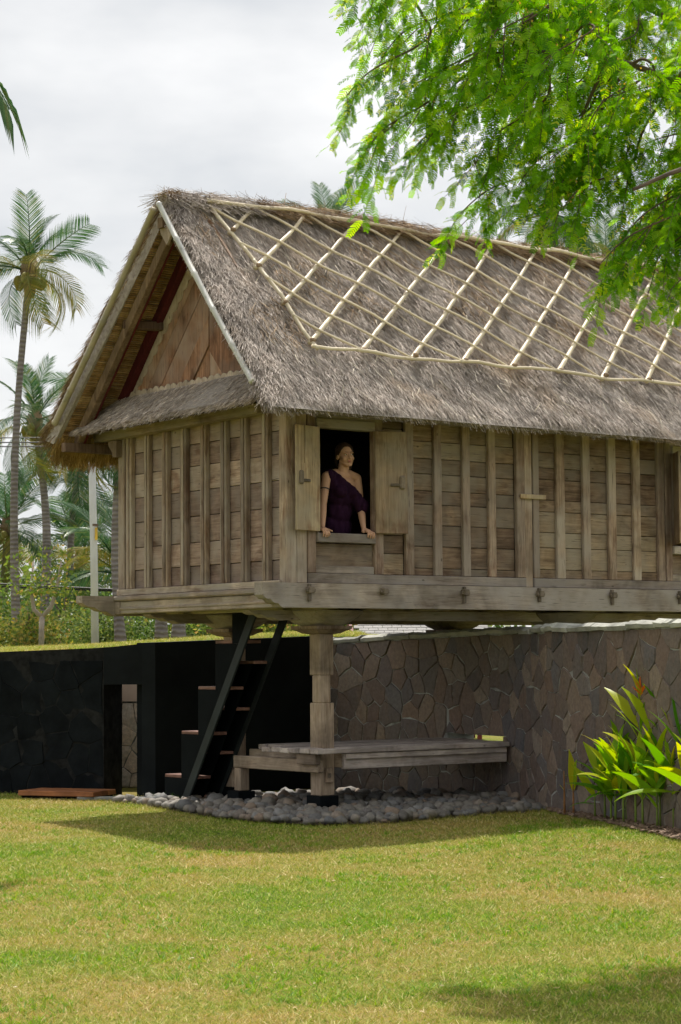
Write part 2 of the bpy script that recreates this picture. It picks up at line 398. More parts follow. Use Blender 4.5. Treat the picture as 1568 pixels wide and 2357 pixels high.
def palm_trunk():
    m, t, b, o = newmat('palm_trunk'); oc = coords(t)
    w = N(t, 'ShaderNodeTexWave', wave_type='BANDS', bands_direction='Z'); w.inputs['Scale'].default_value = 3.2; w.inputs['Distortion'].default_value = 4.; w.inputs['Detail'].default_value = 3
    t.links.new(oc, w.inputs['Vector'])
    c = ramp(t, w.outputs['Fac'], [(.1, (.15, .13, .125)), (.5, (.185, .165, .158)), (1., (.22, .20, .19))])
    c = hsv(t, c, .5, 1., frommin(t, noise(t, oc, 3., 5), .3, .7, .7, 1.25))
    t.links.new(c, b.inputs['Base Color']); b.inputs['Roughness'].default_value = .9; bump(t, b, w.outputs['Fac'], .5, .03); return m
PTRUNK = palm_trunk()

def lawn_color(t):
    geo = N(t, 'ShaderNodeNewGeometry'); pos = geo.outputs['Position']
    p1 = noise(t, mapped(t, pos, (1, .8, 1)), .55, 2, .55, .3)
    p2 = noise(t, pos, 2.6, 2, .6)
    p3 = noise(t, pos, 55., 0, .5)
    f1 = frommin(t, mathn(t, 'ADD', mathn(t, 'ADD', mathn(t, 'MULTIPLY', p1, .45), mathn(t, 'MULTIPLY', p2, .25)), mathn(t, 'MULTIPLY', p3, .30)), .385, .595, 0, 1)
    return pos, f1
def lawn_mats():
    m, t, b, o = newmat('lawn_soil'); pos, f1 = lawn_color(t)
    fine = noise(t, pos, 30., 4, .7)
    c = ramp(t, f1, [(0., (.105, .15, .017)), (.5, (.19, .19, .035)), (1., (.26, .195, .065))])
    c = hsv(t, c, .5, 1., frommin(t, fine, .25, .75, .6, 1.3))
    t.links.new(c, b.inputs['Base Color']); b.inputs['Roughness'].default_value = .95; b.inputs['Specular IOR Level'].default_value = .1
    bump(t, b, fine, .8, .03)
    g, t, b, o = newmat('grass_blade'); pos, f1 = lawn_color(t); k = attr(t)
    green = ramp(t, k, [(0., (.07, .19, .015)), (.45, (.19, .35, .024)), (.8, (.34, .45, .045)), (1., (.62, .58, .22))])
    dry = ramp(t, k, [(0., (.20, .24, .032)), (.3, (.40, .33, .08)), (.7, (.54, .39, .14)), (1., (.74, .61, .35))])
    c = mix(t, f1, green, dry)
    t.links.new(c, b.inputs['Base Color']); b.inputs['Roughness'].default_value = .6; b.inputs['Specular IOR Level'].default_value = .2
    tr = N(t, 'ShaderNodeBsdfTranslucent'); t.links.new(hsv(t, c, .5, 1.1, 1.25), tr.inputs['Color'])
    ms = N(t, 'ShaderNodeMixShader'); ms.inputs[0].default_value = .3
    t.links.new(b.outputs[0], ms.inputs[1]); t.links.new(tr.outputs[0], ms.inputs[2]); t.links.new(ms.outputs[0], o.inputs[0])
    return m, g
LAWN, GRASS = lawn_mats()
SKIN = flat('skin', (.52, .30, .19), .55, 8., .06, .35, bmp=.05)
LIP = flat('lip', (.42, .15, .12), .5, 8., .05)
EYEM = flat('eye_dark', (.06, .04, .03), .25, 8., .05)
EYEW = flat('eye_white', (.6, .55, .5), .3, 8., .03)
HAIR = flat('brown_hair', (.05, .027, .015), .45, 20., .4, .4, bmp=.3, bscale=60.)
DRESS = flat('plum_fabric', (.026, .008, .026), .9, 5., .25, .1, bmp=.3, bscale=80.)
TATTOO = flat('tattoo_ink', (.05, .04, .04), .7, 5., .1)
SHING = flat('grey_shingle', (.27, .26, .25), .85, 3., .15, bmp=.4)
REDB = flat('dark_red_barge', (.15, .035, .03), .6, 3., .2)
MAUVE = flat('mauve_wall', (.17, .13, .15), .8, 3., .15)
BARKCHIP = stone_mat('bark_chip', [(0., (.12, .075, .05)), (.5, (.20, .13, .09)), (1., (.28, .20, .15))], 30., .95)
DRYLEAF = leaf_mat('dry_leaf', [(0., (.35, .22, .09)), (.5, (.50, .36, .18)), (1., (.55, .48, .30))], .2)

# ------------------------------------------------------------------ ground
def grid_sheet(name, xs, ys, zf, mat, **tags):
    V = np.array([(x, y, zf(x, y)) for y in ys for x in xs]); nx = len(xs)
    F = np.array([(j*nx+i, j*nx+i+1, (j+1)*nx+i+1, (j+1)*nx+i) for j in range(len(ys)-1) for i in range(nx-1)])
    return link(name, np_mesh(name, V, F, mat, smooth=True), **tags)
def gz(x, y):                                       # gentle unevenness of the near lawn
    d = max(0.0, 1 - abs(y-15)/14)*max(0.0, 1 - abs(x)/9)
    return d*(0.022*mnoise.noise((x*.5, y*.4, 3.1)) - 0.012) + 0.035*max(0, min(1, (x-.6)/1.6))*max(0, 1-abs(y-18)/5)
xs = [-600, -200, -60, -25, -12] + list(np.linspace(-8, 8, 49)) + [12, 25, 60, 200, 600]
ys = [-300, -80, -20, -5] + list(np.linspace(0, 26, 66)) + [32, 45, 70, 120, 300, 900]
grid_sheet('lawn', xs, ys, gz, LAWN, kind='structure')

# raised ground behind the dark wall
base = [(-300, 130, 1.3, 0), (-60, 52, 1.35, 0), (-20, 31.5, 1.4, 0), (-9, 26.3, 1.45, 0), (-6, 24.85, 1.49, 0), (-3.85, 23.62, 1.53, 0),
        (-3.05, 23.28, 1.57, 0), (-2.95, 23.23, 1.575, 1.45), (-1.55, 22.98, 1.655, 1.7), (-1.45, 23.05, 1.66, .05), (-1.0, 23.45, 1.68, 0), (-.33, 24.1, 1.72, 0), (.6, 25.0, 1.7, 0)]
ds = [0, .35, .8, 1.5, 2.5, 4, 7, 11, 17, 26, 40, 80, 200, 700]
V = []; nb = len(base)
for d in ds:
    for i, (x, y, z, d0) in enumerate(base):
        dd = max(d, d0); wx = max(0, dd-26)*1.6*max(0, (x+6)/6.6) if x > -6 else 0
        V.append((x+wx, y+dd, z + .34*(1-math.exp(-dd/14)) + .02*mnoise.noise((x, dd, .3))*(dd > 0)))
F = [(j*nb+i, j*nb+i+1, (j+1)*nb+i+1, (j+1)*nb+i) for j in range(len(ds)-1) for i in range(nb-1)]
link('upper_lawn', np_mesh('upper_lawn', np.array(V), np.array(F), LAWN, smooth=True), kind='structure')
def upper_z(x, y):
    bx = [q[0] for q in base]; zb = np.interp(x, bx, [q[2] for q in base]); yb = np.interp(x, bx, [q[1] for q in base])
    return zb + .34*(1-math.exp(-max(0, y-yb)/14))

# ------------------------------------------------------------------ polygon tools for stones and boards
def clip(poly, nx, ny, d):
    """keep the side where nx*x+ny*y <= d"""
    o = []
    for i in range(len(poly)):
        p, q = poly[i], poly[(i+1) % len(poly)]
        a, b = nx*p[0]+ny*p[1]-d, nx*q[0]+ny*q[1]-d
        if a <= 0: o.append(p)
        if (a < 0 < b) or (b < 0 < a):
            t = a/(a-b); o.append((p[0]+(q[0]-p[0])*t, p[1]+(q[1]-p[1])*t))
    return o
def cells(w, h, cell, seed, relax=2, asp=1.0, drop=.10):
    """irregular stones filling w x h"""
    r = random.Random(seed); nx, ny = max(1, round(w/(cell*asp))), max(1, round(h/cell)); S = []
    for j in range(ny):
        for i in range(nx):
            S.append(((i+.5*(j % 2)+.25+r.uniform(-.42, .42))*w/nx, (j+.5+r.uniform(-.42, .42))*h/ny))
    S = [s for s in S if r.random() > drop]
    out = []
    for it in range(relax):
        out = []
        for i, s in enumerate(S):
            P = [(0, 0), (w, 0), (w, h), (0, h)]
            near = sorted((k for k in range(len(S)) if k != i), key=lambda k: (S[k][0]-s[0])**2 + (S[k][1]-s[1])**2)[:16]
            for k in near:
                q = S[k]; nx_, ny_ = q[0]-s[0], q[1]-s[1]
                P = clip(P, nx_, ny_, (nx_*(q[0]+s[0]) + ny_*(q[1]+s[1]))/2)
                if len(P) < 3: break
            if len(P) >= 3: out.append(P)
        if it < relax-1:
            S = [(.5*s[0]+.5*sum(p[0] for p in P)/len(P), .5*s[1]+.5*sum(p[1] for p in P)/len(P)) for s, P in zip(S, out)]
    return out
def stone_mesh(name, P, to3d, mat, gap=.008, depth=.03, seed=0):
    """P polygon in (s,z); to3d(s,z,off)"""
    r = random.Random(seed); cx = sum(p[0] for p in P)/len(P); cy = sum(p[1] for p in P)/len(P); ring = []
    for i in range(len(P)):
        p, q = P[i], P[(i+1) % len(P)]; ln = math.hypot(q[0]-p[0], q[1]-p[1])
        if ln < .012: continue
        ring.append(p)
        if ln > .07:
            t = r.uniform(.35, .65); j = ln*.055
            ring.append((p[0]+(q[0]-p[0])*t+r.uniform(-j, j), p[1]+(q[1]-p[1])*t+r.uniform(-j, j)))
    if len(ring) < 3: return None
    def ins(p, g):
        dx, dy = cx-p[0], cy-p[1]; l = math.hypot(dx, dy) or 1; k = min(g/l, .6); return (p[0]+dx*k, p[1]+dy*k)
    tilt = (r.uniform(-.05, .05), r.uniform(-.05, .05)); dp = depth*r.uniform(.55, 1.25)
    m = len(ring); V = []
    for p in ring: q = ins(p, gap); V.append(to3d(q[0], q[1], -.003))
    for p in ring:
        q = ins(p, gap+.007); V.append(to3d(q[0], q[1], dp*.8 + tilt[0]*(q[0]-cx)+tilt[1]*(q[1]-cy)+r.uniform(-.003, .003)))
    V.append(to3d(cx, cy, dp))
    F = [(i, (i+1) % m, m+(i+1) % m, m+i) for i in range(m)] + [(m+i, m+(i+1) % m, 2*m) for i in range(m)]
    me = bpy.data.meshes.new(name); me.from_pydata([tuple(v) for v in V], [], F); me.materials.append(mat); return me

# ------------------------------------------------------------------ curved stone wall
SW = [(4.6, 9.5), (3.75, 13.0), (3.2, 15.3), (2.74, 17.05), (2.33, 18.44), (2.02, 19.5), (1.76, 20.6), (1.42, 21.5), (1.0, 22.3), (.45, 23.1), (-.1, 23.75), (-.55, 24.2)]
def catmull(P, n=10):
    o = []; P = [Vector(p) for p in P]
    for i in range(len(P)-1):
        a, b, c, d = P[max(i-1, 0)], P[i], P[i+1], P[min(i+2, len(P)-1)]
        for k in range(n):
            t = k/n; o.append(.5*((2*b)+(-a+c)*t+(2*a-5*b+4*c-d)*t*t+(-a+3*b-3*c+d)*t**3))
    o.append(P[-1]); return o
swp = catmull(SW); swl = [0]
for i in range(1, len(swp)): swl.append(swl[-1]+(swp[i]-swp[i-1]).length)
SWLEN = swl[-1]
def sw_at(s):
    s = max(0, min(SWLEN-1e-6, s)); i = int(np.searchsorted(swl, s, side='right'))-1; i = min(i, len(swp)-2)
    t = (s-swl[i])/(swl[i+1]-swl[i]); p = swp[i].lerp(swp[i+1], t)
    a, b = sw_at_dir(i, t); return p, Vector((-b.y, b.x))
def sw_at_dir(i, t):
    d0 = (swp[min(i+1, len(swp)-1)]-swp[max(i-1, 0)]).normalized(); d1 = (swp[min(i+2, len(swp)-1)]-swp[i]).normalized()
    d = d0.lerp(d1, t).normalized(); return d, d
def sw_top(s): return 1.725 - .075*max(0, (s-SWLEN+3.2)/3.2) + .02*mnoise.noise((s*1.3, 0, 5))
def sw3(s, z, off):
    p, n = sw_at(s)                                 # n points to the lawn (left of the walking direction)
    return (p.x+n.x*off, p.y+n.y*off, z)
stone_wall = thing('stone_wall', 'curved grey brown rubble stone wall running under the house and behind the plants', 'wall', (2.0, 19.6, 0))
def under(parent, o): o.parent = parent; o.matrix_parent_inverse = Matrix.Translation(parent.location).inverted(); return o
def s_of(ratio):                                    # arc position where x/y reaches a value (plan lookup)
    return min(np.linspace(0, SWLEN, 900), key=lambda s: abs(sw_at(s)[0].x/sw_at(s)[0].y - ratio))
HS0, HS1, HZ0, HZ1 = s_of(.0775), s_of(.0500), .46, .668        # low drain opening beside the platform
mb = MB(); TH = .34
ss = sorted(set(list(np.linspace(0, SWLEN, 110)) + [HS0, HS1])); zs = [-.3, HZ0, HZ1, 1.2, 9]
def swq(s, z, off):
    return sw3(s, sw_top(s)-.02 if z > 5 else z, off)
vid = {}
def vtx(i, j, k):
    key = (i, j, k)
    if key not in vid: vid[key] = len(mb.v); mb.v.append(swq(ss[i], zs[j], 0 if k == 0 else -TH))
    return vid[key]
for i in range(len(ss)-1):
    for j in range(len(zs)-1):
        hole = HS0 <= (ss[i]+ss[i+1])/2 <= HS1 and j == 1
        if hole:
            mb.f.append((vtx(i, 1, 0), vtx(i, 1, 1), vtx(i+1, 1, 1), vtx(i+1, 1, 0))); mb.f.append((vtx(i, 2, 0), vtx(i+1, 2, 0), vtx(i+1, 2, 1), vtx(i, 2, 1))); continue
        mb.f.append((vtx(i, j, 0), vtx(i, j+1, 0), vtx(i+1, j+1, 0), vtx(i+1, j, 0)))
        mb.f.append((vtx(i, j, 1), vtx(i+1, j, 1), vtx(i+1, j+1, 1), vtx(i, j+1, 1)))
    t = len(zs)-1; mb.f.append((vtx(i, t, 0), vtx(i, t, 1), vtx(i+1, t, 1), vtx(i+1, t, 0)))
for sx in (HS0, HS1):
    i = ss.index(sx); mb.f.append((vtx(i, 1, 0), vtx(i, 2, 0), vtx(i, 2, 1), vtx(i, 1, 1)))
core = under(stone_wall, mb.build('wall_core', MORTAR))
# rough cement capping, in uneven lengths
s = 0.0; k = 0
while s < SWLEN-.05:
    ln = random.uniform(.28, .6); e_ = min(SWLEN, s+ln); m2 = MB(); n_ = 5; dz = random.uniform(-.012, .016)
    for q in range(n_+1):
        u = s+(e_-s)*q/n_; t0 = sw_top(u)-.03+dz; j = random.uniform(-.012, .012)
        for off, zz in ((.035+j, t0-.005), (.045+j, t0+.03+j*.5), (.0, t0+.058+j), (-TH-.02, t0+.05), (-TH-.02, t0)): m2.v.append(sw3(u, zz, off))
    for q in range(n_):
        for r_ in range(5): m2.f.append((q*5+r_, (q+1)*5+r_, (q+1)*5+(r_+1) % 5, q*5+(r_+1) % 5))
    m2.f += [(0, 1, 2, 3, 4), tuple(n_*5+r_ for r_ in (4, 3, 2, 1, 0))]
    under(stone_wall, m2.build('coping', CAPM)); s = e_+.004; k += 1
S0 = s_of(.27)                                     # stones on the stretch that can be seen
S1_ = s_of(.178); extra_ = []                       # beyond this the wall runs outside the picture
for k, P in enumerate(cells(SWLEN-S0, 1.70, .190, 11, relax=1, asp=1.25, drop=.14)):
    cx = sum(p[0] for p in P)/len(P)+S0; cz = sum(p[1] for p in P)/len(P)
    h0, h1 = HS0-S0, HS1-S0
    if max(p[0] for p in P) > h0 and min(p[0] for p in P) < h1 and max(p[1] for p in P) > HZ0 and min(p[1] for p in P) < HZ1:
        def area(Q): return abs(sum(Q[i-1][0]*Q[i][1]-Q[i][0]*Q[i-1][1] for i in range(len(Q))))/2 if len(Q) > 2 else 0
        P = max((clip(P, 0, -1, -HZ1), clip(P, 0, 1, HZ0), clip(P, 1, 0, h0), clip(P, -1, 0, -h1)), key=area)
        if area(P) < .002: continue
    Q = [(p[0], min(p[1], sw_top(cx)-.035)) for p in P]
    me = stone_mesh('stone', Q, lambda a, z, o: sw3(a+S0, z, o), STONE, .004, .017, k)
    if not me: continue
    if cx > S1_: under(stone_wall, link('stone', me))
    else: extra_.append(me)
bm = bmesh.new()
for me in extra_: bm.from_mesh(me)
me = bpy.data.meshes.new('stones'); bm.to_mesh(me); bm.free(); me.materials.append(STONE); under(stone_wall, link('stones', me, kind='stuff'))

# ------------------------------------------------------------------ black painted garden wall with a low doorway
BL0, BK = Vector((-3.8, 23.2)), Vector((-2.0, 22.42)); bu = (BK-BL0).normalized(); bn = Vector((-bu.y, bu.x))   # bn points back
def bw(t, z, off):                                  # off > 0 towards the lawn
    p = BL0+bu*t-bn*off; return (p.x, p.y, z)
def bwtop(t): return float(np.interp(t, [-6.2, 0, 1.22, 1.962], [1.40, 1.53, 1.59, 1.65]))
black_wall = thing('black_garden_wall', 'black painted garden wall with a low doorway, left of the stairs', 'wall', (-2.6, 22.7, 0))
def bwbox(t0, t1, z0, z1f, name, mat, th=.40, off=0.):
    m2 = MB(); vs = [bw(t, zz, o) for o in (off, -th) for (t, zz) in ((t0, z0), (t1, z0), (t1, z1f(t1)), (t0, z1f(t0)))]
    m2.add(vs, [(0, 1, 2, 3), (7, 6, 5, 4), (0, 4, 5, 1), (3, 2, 6, 7), (0, 3, 7, 4), (1, 5, 6, 2)])
    return under(black_wall, m2.build(name, mat))
panel = bwbox(-6.2, 1.33, -.2, bwtop, 'wall_panel', flat('black_wall_joint', (.0135, .014, .0142), .9, 9., .6, .05))
bwbox(1.33, 1.80, 1.2, bwtop, 'lintel', PLASTER_B); bwbox(1.80, 1.962, -.2, bwtop, 'pier', PLASTER_B)
for k, P in enumerate(cells(3.0, 1.46, .27, 5)):
    me = stone_mesh('stone', P, lambda a, z, o: bw(a-1.68, z, o), BLACKSTONE, .0012, .007, k)
    if me: o_ = link('stone', me); under(black_wall, o_)
E_ = Vector((-.30, 23.85)); ru = (E_-BK).normalized(); rn = Vector((-ru.y, ru.x)); rl = (E_-BK).length
m2 = MB(); vs = []
for off in (0, .35):
    for t, z in ((.002, -.2), (rl, -.2), (rl, 1.72), (.002, 1.648)):
        p = BK+ru*t+rn*off; vs.append((p.x, p.y, z))
m2.add(vs, [(0, 1, 2, 3), (7, 6, 5, 4), (0, 4, 5, 1), (3, 2, 6, 7), (0, 3, 7, 4), (1, 5, 6, 2)])
under(black_wall, m2.build('return_wall', PLASTER_B))

# wall of the passage seen through the doorway
passage = thing('passage_wall', 'tan stone wall with beige plaster top seen through the low doorway', 'wall', (-2.1, 24.2, 0))
m2 = MB(); PW = lambda t, z, o: (-3.3+t*.93, 24.55-t*.36-o, z)
m2.add([PW(t, z, o) for o in (0, -.25) for (t, z) in ((0, -.1), (2, -.1), (2, .985), (0, .985))], [(0, 1, 2, 3), (7, 6, 5, 4), (3, 2, 6, 7), (0, 3, 7, 4), (1, 5, 6, 2)])
under(passage, m2.build('wall_core', MORTAR))
m2 = MB(); m2.add([PW(t, z, o) for o in (.03, -.25) for (t, z) in ((0, .987), (2, .987), (2, 1.5), (0, 1.5))], [(0, 1, 2, 3), (7, 6, 5, 4), (0, 4, 5, 1), (3, 2, 6, 7), (0, 3, 7, 4), (1, 5, 6, 2)])
under(passage, m2.build('plaster_band', BEIGE))
for k, P in enumerate(cells(2.0, .97, .2, 9)):
    me = stone_mesh('stone', P, PW, TANSTONE, .004, .025, k)
    if me: under(passage, link('stone', me))

# timber step and paving strip before the doorway
st = thing('timber_step', 'low reddish brown timber step on the grass before the black wall', 'step', (-2.95, 22.45, 0), R(-23))
for k in range(3): MB().box(-.46, .46, -.24+k*.165, -.24+k*.165+.155, .03, .085, .006).build('plank', SLAB, st)
MB().box(-.44, .44, -.20, .22, .0, .029).build('base', BLACK, st)
ps = MB().box(-.5, .5, -.05, .05, -.03, .03, .008).build('paving_strip', CAPM, None, label='narrow pale concrete edging strip in the grass below the doorway', cat='edging')
ps.location = (-2.3, 22.1, 0); ps.rotation_euler = (0, 0, R(-8))

# ------------------------------------------------------------------ the house
house = thing('stilt_house', 'weathered timber house on stilts with grey thatched roof and bamboo lattice', 'house', (OX, OY, 0), HROT)
LEN, WID = 7.4, 2.86
# floor and frame
MB().box(.02, LEN-.02, .06, WID-.06, 1.985, 2.06).build('floor', INSIDE, house)
def carved(a_tip, a_full, z_tip, z0, z1, b0, b1, a_end, name, mat):
    prof = [(a_tip, 0, z1), (a_tip, 0, z_tip)]; nlobe = 3
    for q in range(nlobe):                          # scalloped underside of the projecting end
        u0 = q/nlobe
        for w in (.25, .5, .75, 1.0):
            u = u0+w/nlobe; prof.append((a_tip+(a_full-a_tip)*u, 0, z_tip+(z0-z_tip)*u - .016*math.sin(w*PI)))
    prof += [(a_end, 0, z0), (a_end, 0, z1)]
    return MB().prism([(p[0], b0, p[2]) for p in prof], (0, b1-b0, 0)).build(name, mat, house)
front_beam = carved(-.33, -.08, 2.03, 1.917, 2.138, -.085, .045, LEN+.35, 'floor_beam', BEAMX)
back_beam = carved(-.47, -.05, 2.03, 1.905, 2.10, WID-.02, WID+.10, LEN+.35, 'floor_beam', BEAMX)
end_beam = MB().box(-.085, .04, .048, WID+.05, 1.92, 2.045, .008).build('end_beam', BEAMY, house)
MB().box(-.115, .04, .048, WID+.06, 2.047, 2.098, .012).build('moulding', BEAMY, end_beam)
MB().box(-.095, .02, .10, WID+.04, 1.955, 1.985, .008).build('moulding', BEAMY, end_beam)
MB().box(-.10, -.02, WID-.11, WID+.055, 1.915, 2.045, .006).build('end_block', BEAMY, end_beam)
MB().box(LEN, LEN+.12, .048, WID+.05, 1.92, 2.095, .008).build('end_beam', BEAMY, house)
for k, x in enumerate((.168, 1.011, 1.987, 2.947, 3.933, 4.90, 5.88, 6.86)):
    pg = MB().box(x-.028, x+.028, -.15, -.07, 2.045, 2.105, .006).build('tenon', IRON, front_beam)
    MB().box(x-.05, x+.05, -.132, -.108, 2.058, 2.086, .004).build('wedge', IRON, front_beam)
    if k != 1: MB().box(x-.014, x+.016, -.115, -.084, 1.975+.02*(k % 2), 2.13, .004).build('peg', IRON, front_beam)
for bb in (.7, 2.42):                               # carriers on top of the posts
    carved(.02, .42, 1.90, 1.822, 1.912, bb-.075, bb+.075, LEN-.05, 'carrier_beam', BEAMX)
for x in (.55, 1.25, 2.0, 2.95, 3.93, 4.9, 5.9, 6.8):
    MB().box(x-.06, x+.06, .05, WID-.04, 1.914, 1.983, .006).build('joist', BEAMY, house)
def stilt(a, b, name='stilt'):
    o = MB().box(a-.11, a+.11, b-.11, b+.11, -.1, .178, .006).build('plinth', BLACK, house); o['label'] = 'black painted square post base'
    w = .083
    m2 = MB().box(a-w, a+w, b-w, b+w, .178, 1.046, .008).box(a-w+.003, a+w-.035, b-w+.003, b+w-.035, 1.046, 1.305, .008).box(a-w, a+w, b-w, b+w, 1.305, 1.695, .008)
    p = m2.build('post', POSTW, house)
    capm = MB(); prof = [(w+.002, 1.69), (w+.05, 1.70), (w+.09, 1.725), (.205, 1.738), (.21, 1.768)]
    vs = [(a+sx*r, b+sy*r, z) for r, z in prof for sx, sy in ((-1, -1), (1, -1), (1, 1), (-1, 1))]; n = len(prof)
    fs = [(i*4+k, i*4+(k+1) % 4, (i+1)*4+(k+1) % 4, (i+1)*4+k) for i in range(n-1) for k in range(4)] + [(3, 2, 1, 0), tuple((n-1)*4+k for k in range(4))]
    capm.add(vs, fs).build('post_cap', POSTW, p)
    MB().lathe([(.20, 0), (.27, .03), (.36, .09), (.40, .125), (.40, .14)], 24, (a, b, 1.769)).build('rat_guard', BEAMX, p, smooth=False)
    return p
for a in (.89, 3.95, 6.9):
    for b in (.70, 2.42): stilt(a+(.17 if a < 1 and b > 1 else 0), b)

# --- front wall (b = 0)
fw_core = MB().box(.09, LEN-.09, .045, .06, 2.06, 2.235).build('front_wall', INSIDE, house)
seams = [2.232, 2.302, 2.508, 2.711, 2.906, 3.037, 3.196, 3.342, 3.505, 3.72]
def plank_rows(a0, a1, zlist, j=0.0):
    for z0, z1 in zip(zlist[:-1], zlist[1:]):
        d = random.uniform(-.004, .004)
        MB().box(a0, a1, .018+d, .043+d, z0+.0025, z1-.0025, .004).build('plank', WALLX, fw_core)
plank_rows(1.085, 1.345, [2.232, 2.43, 2.60]); plank_rows(1.085, 1.345, [2.602, 2.85, 3.1, 3.34, 3.6, 3.72])
plank_rows(1.45, 2.735, seams); plank_rows(3.03, 4.793, [z+random.uniform(-.03, .03) if 2.3 < z < 3.6 else z for z in seams]); plank_rows(5.72, LEN-.08, seams)
plank_rows(.34, .975, [3.645, 3.72]); plank_rows(4.92, 5.56, [3.63, 3.72])
def upright(a0, a1, z0=2.232, z1=3.70, b0=-.022, b1=.019, mat=WALLZ, parent=fw_core, name='batten'):
    return MB().box(a0, a1, b0, b1, z0, z1, .006).build(name, mat, parent)
for a0, a1 in ((1.348, 1.452), (1.70, 1.79), (2.055, 2.15), (2.38, 2.475), (3.275, 3.385), (3.635, 3.735), (3.99, 4.095), (4.335, 4.44), (4.69, 4.79), (5.95, 6.05), (6.3, 6.4), (6.65, 6.75), (7.0, 7.1)):
    upright(a0+random.uniform(-.004, .004), a1+random.uniform(-.004, .004))
# middle post: two cover boards, a recessed one between, and a cross cleat
upright(2.735, 2.842, b0=-.03, name='cover_board'); upright(2.846, 2.948, z0=2.14, b0=-.015, name='cover_board'); upright(2.952, 3.03, b0=-.03, name='cover_board')
MB().box(2.765, 3.10, -.055, -.031, 3.005, 3.052, .005).build('cleat', SHUT, fw_core)
MB().box(.21, 2.845, -.035, .044, 2.141, 2.230, .006).build('sill_plate', BEAMX, fw_core)
MB().box(2.95, LEN-.08, -.035, .044, 2.141, 2.230, .006).build('sill_plate', BEAMX, fw_core)
MB().box(-.05, LEN+.05, -.13, .05, 3.672, 3.765, .006).build('wall_plate', BEAMX, fw_core)
# corner posts
for a0, a1 in ((-.03, .085), (LEN-.085, LEN+.03)):
    for b0, b1 in ((-.03, .085), (WID-.085, WID+.03)):
        MB().box(a0, a1, b0, b1, 2.10, 3.70, .008).build('corner_post', WALLZ, house)
upright(.089, .205, 2.141, 3.70, -.02, .03, name='cover_board')
# windows
def window(x0, wleft, wright, sh_l, sh_r):
    """opening wleft..wright in the front wall, shutters swung outwards"""
    wf = MB().box(wleft-.03, wleft, -.025, .045, 2.60, 3.555, .004).build('window', WALLZ, house)
    MB().box(wright, wright+.105, -.028, .045, 2.232, 3.70, .006).build('jamb', WALLZ, wf)
    MB().box(wleft-.125, wleft-.032, -.028, .045, 2.232, 3.70, .006).build('jamb', WALLZ, wf)
    MB().box(wleft-.028, wright-.002, -.05, .06, 3.556, 3.643, .006).build('lintel', BEAMX, wf)
    MB().box(wleft-.032, wright-.002, -.052, .075, 2.512, 2.598, .006).build('window_sill', BEAMX, wf)
    MB().box(wleft-.03, wright-.002, .01, .035, 2.232, 2.505, .003).build('panel', WALLX, wf)
    MB().box(wleft-.03, wright-.002, -.015, .012, 2.232, 2.30, .004).build('rail', BEAMX, wf)
    MB().box(wleft-.06, wright+.05, -.03, -.02, 3.646, 3.672).build('head_strip', BEAMX, wf)
    def shutter(hinge, sgn, ang, name='shutter'):
        d = Vector((sgn*math.cos(ang), -math.sin(ang), 0)); nrm = Vector((-d.y, d.x, 0))*(1 if sgn > 0 else -1)
        if nrm.y > 0: nrm = -nrm
        c0 = Vector((hinge, -.035, 3.085)); rot = Matrix((d, nrm, Vector((0, 0, 1)))).transposed()
        if rot.determinant() < 0: rot = Matrix((d, -nrm, Vector((0, 0, 1)))).transposed()
        sh = MB(); wd = .318; sh.obox(c0+d*(wd/2), (wd/2, .013, .475), rot, .004)
        o = sh.build(name, SHUT, wf)
        lt = MB(); ctr = c0+d*(wd-.055)+nrm*.02
        lt.obox(ctr, (.026, .018, .062), rot, .012); lt.build('latch', IRON, o)
        MB().obox(c0+d*(wd-.125)+nrm*.022+Vector((0, 0, -.025)), (.045, .009, .013), rot, .004).build('latch_bolt', IRON, o)
        if sgn < 0:
            MB().obox(c0+d*(wd-.105)+nrm*.018+Vector((0, 0, .30)), (.004, .006, .17), rot).build('seam_strip', SHUT, o)
        return o
    shutter(wleft, -1, sh_l); shutter(wright, 1, sh_r)
    return wf
window(0, .335, .975, R(12.5), R(19)); window(0, 4.92, 5.56, R(54), R(20))
# --- gable wall (a = 0)
gw_core = MB().box(.045, .06, .09, WID-.09, 2.06, 2.2).build('gable_wall', INSIDE, house)
gs = [2.168, 2.352, 2.577, 2.829, 3.073, 3.311, 3.524, 3.76]
for z0, z1 in zip(gs[:-1], gs[1:]):
    d = random.uniform(-.004, .004); MB().box(.018+d, .044+d, .087, WID-.087, z0+.003, z1-.003, .004).build('plank', WALLY, gw_core)
for b0, b1 in ((2.63, 2.73), (2.30, 2.39), (1.955, 2.06), (1.625, 1.73), (1.275, 1.375), (.93, 1.035), (.60, .70), (.255, .355)):
    o = MB().box(-.035, .017, b0+random.uniform(-.005, .005), b1, 2.168, 3.70, .006).build('batten', WALLZ, gw_core)
    MB().box(-.048, -.036, b0+.03, b1-.035, 2.17, 3.70, .003).build('rib', WALLZ, o)
MB().box(-.055, .05, .05, WID+.02, 2.102, 2.166, .006).build('sill_plate', BEAMY, gw_core)
eb = MB().prism([(-.15, .25, 3.685), (-.15, 3.30, 3.672), (-.15, 3.42, 3.76), (-.15, .25, 3.772)], (.11, 0, 0)).build('eave_beam', BEAMY, gw_core)
MB().prism([(-.10, WID-.05, 3.665), (-.10, WID+.10, 3.665), (-.10, WID+.10, 3.62), (-.10, WID+.03, 3.55), (-.10, WID+.02, 3.50), (-.10, WID-.05, 3.50)], (.10, 0, 0)).build('bracket', POSTW, gw_core)
MB().beam((-.52, WID+.27, 3.60), (.4, WID+.27, 3.60), .08, .09).build('outrigger_beam', RAFT, house)
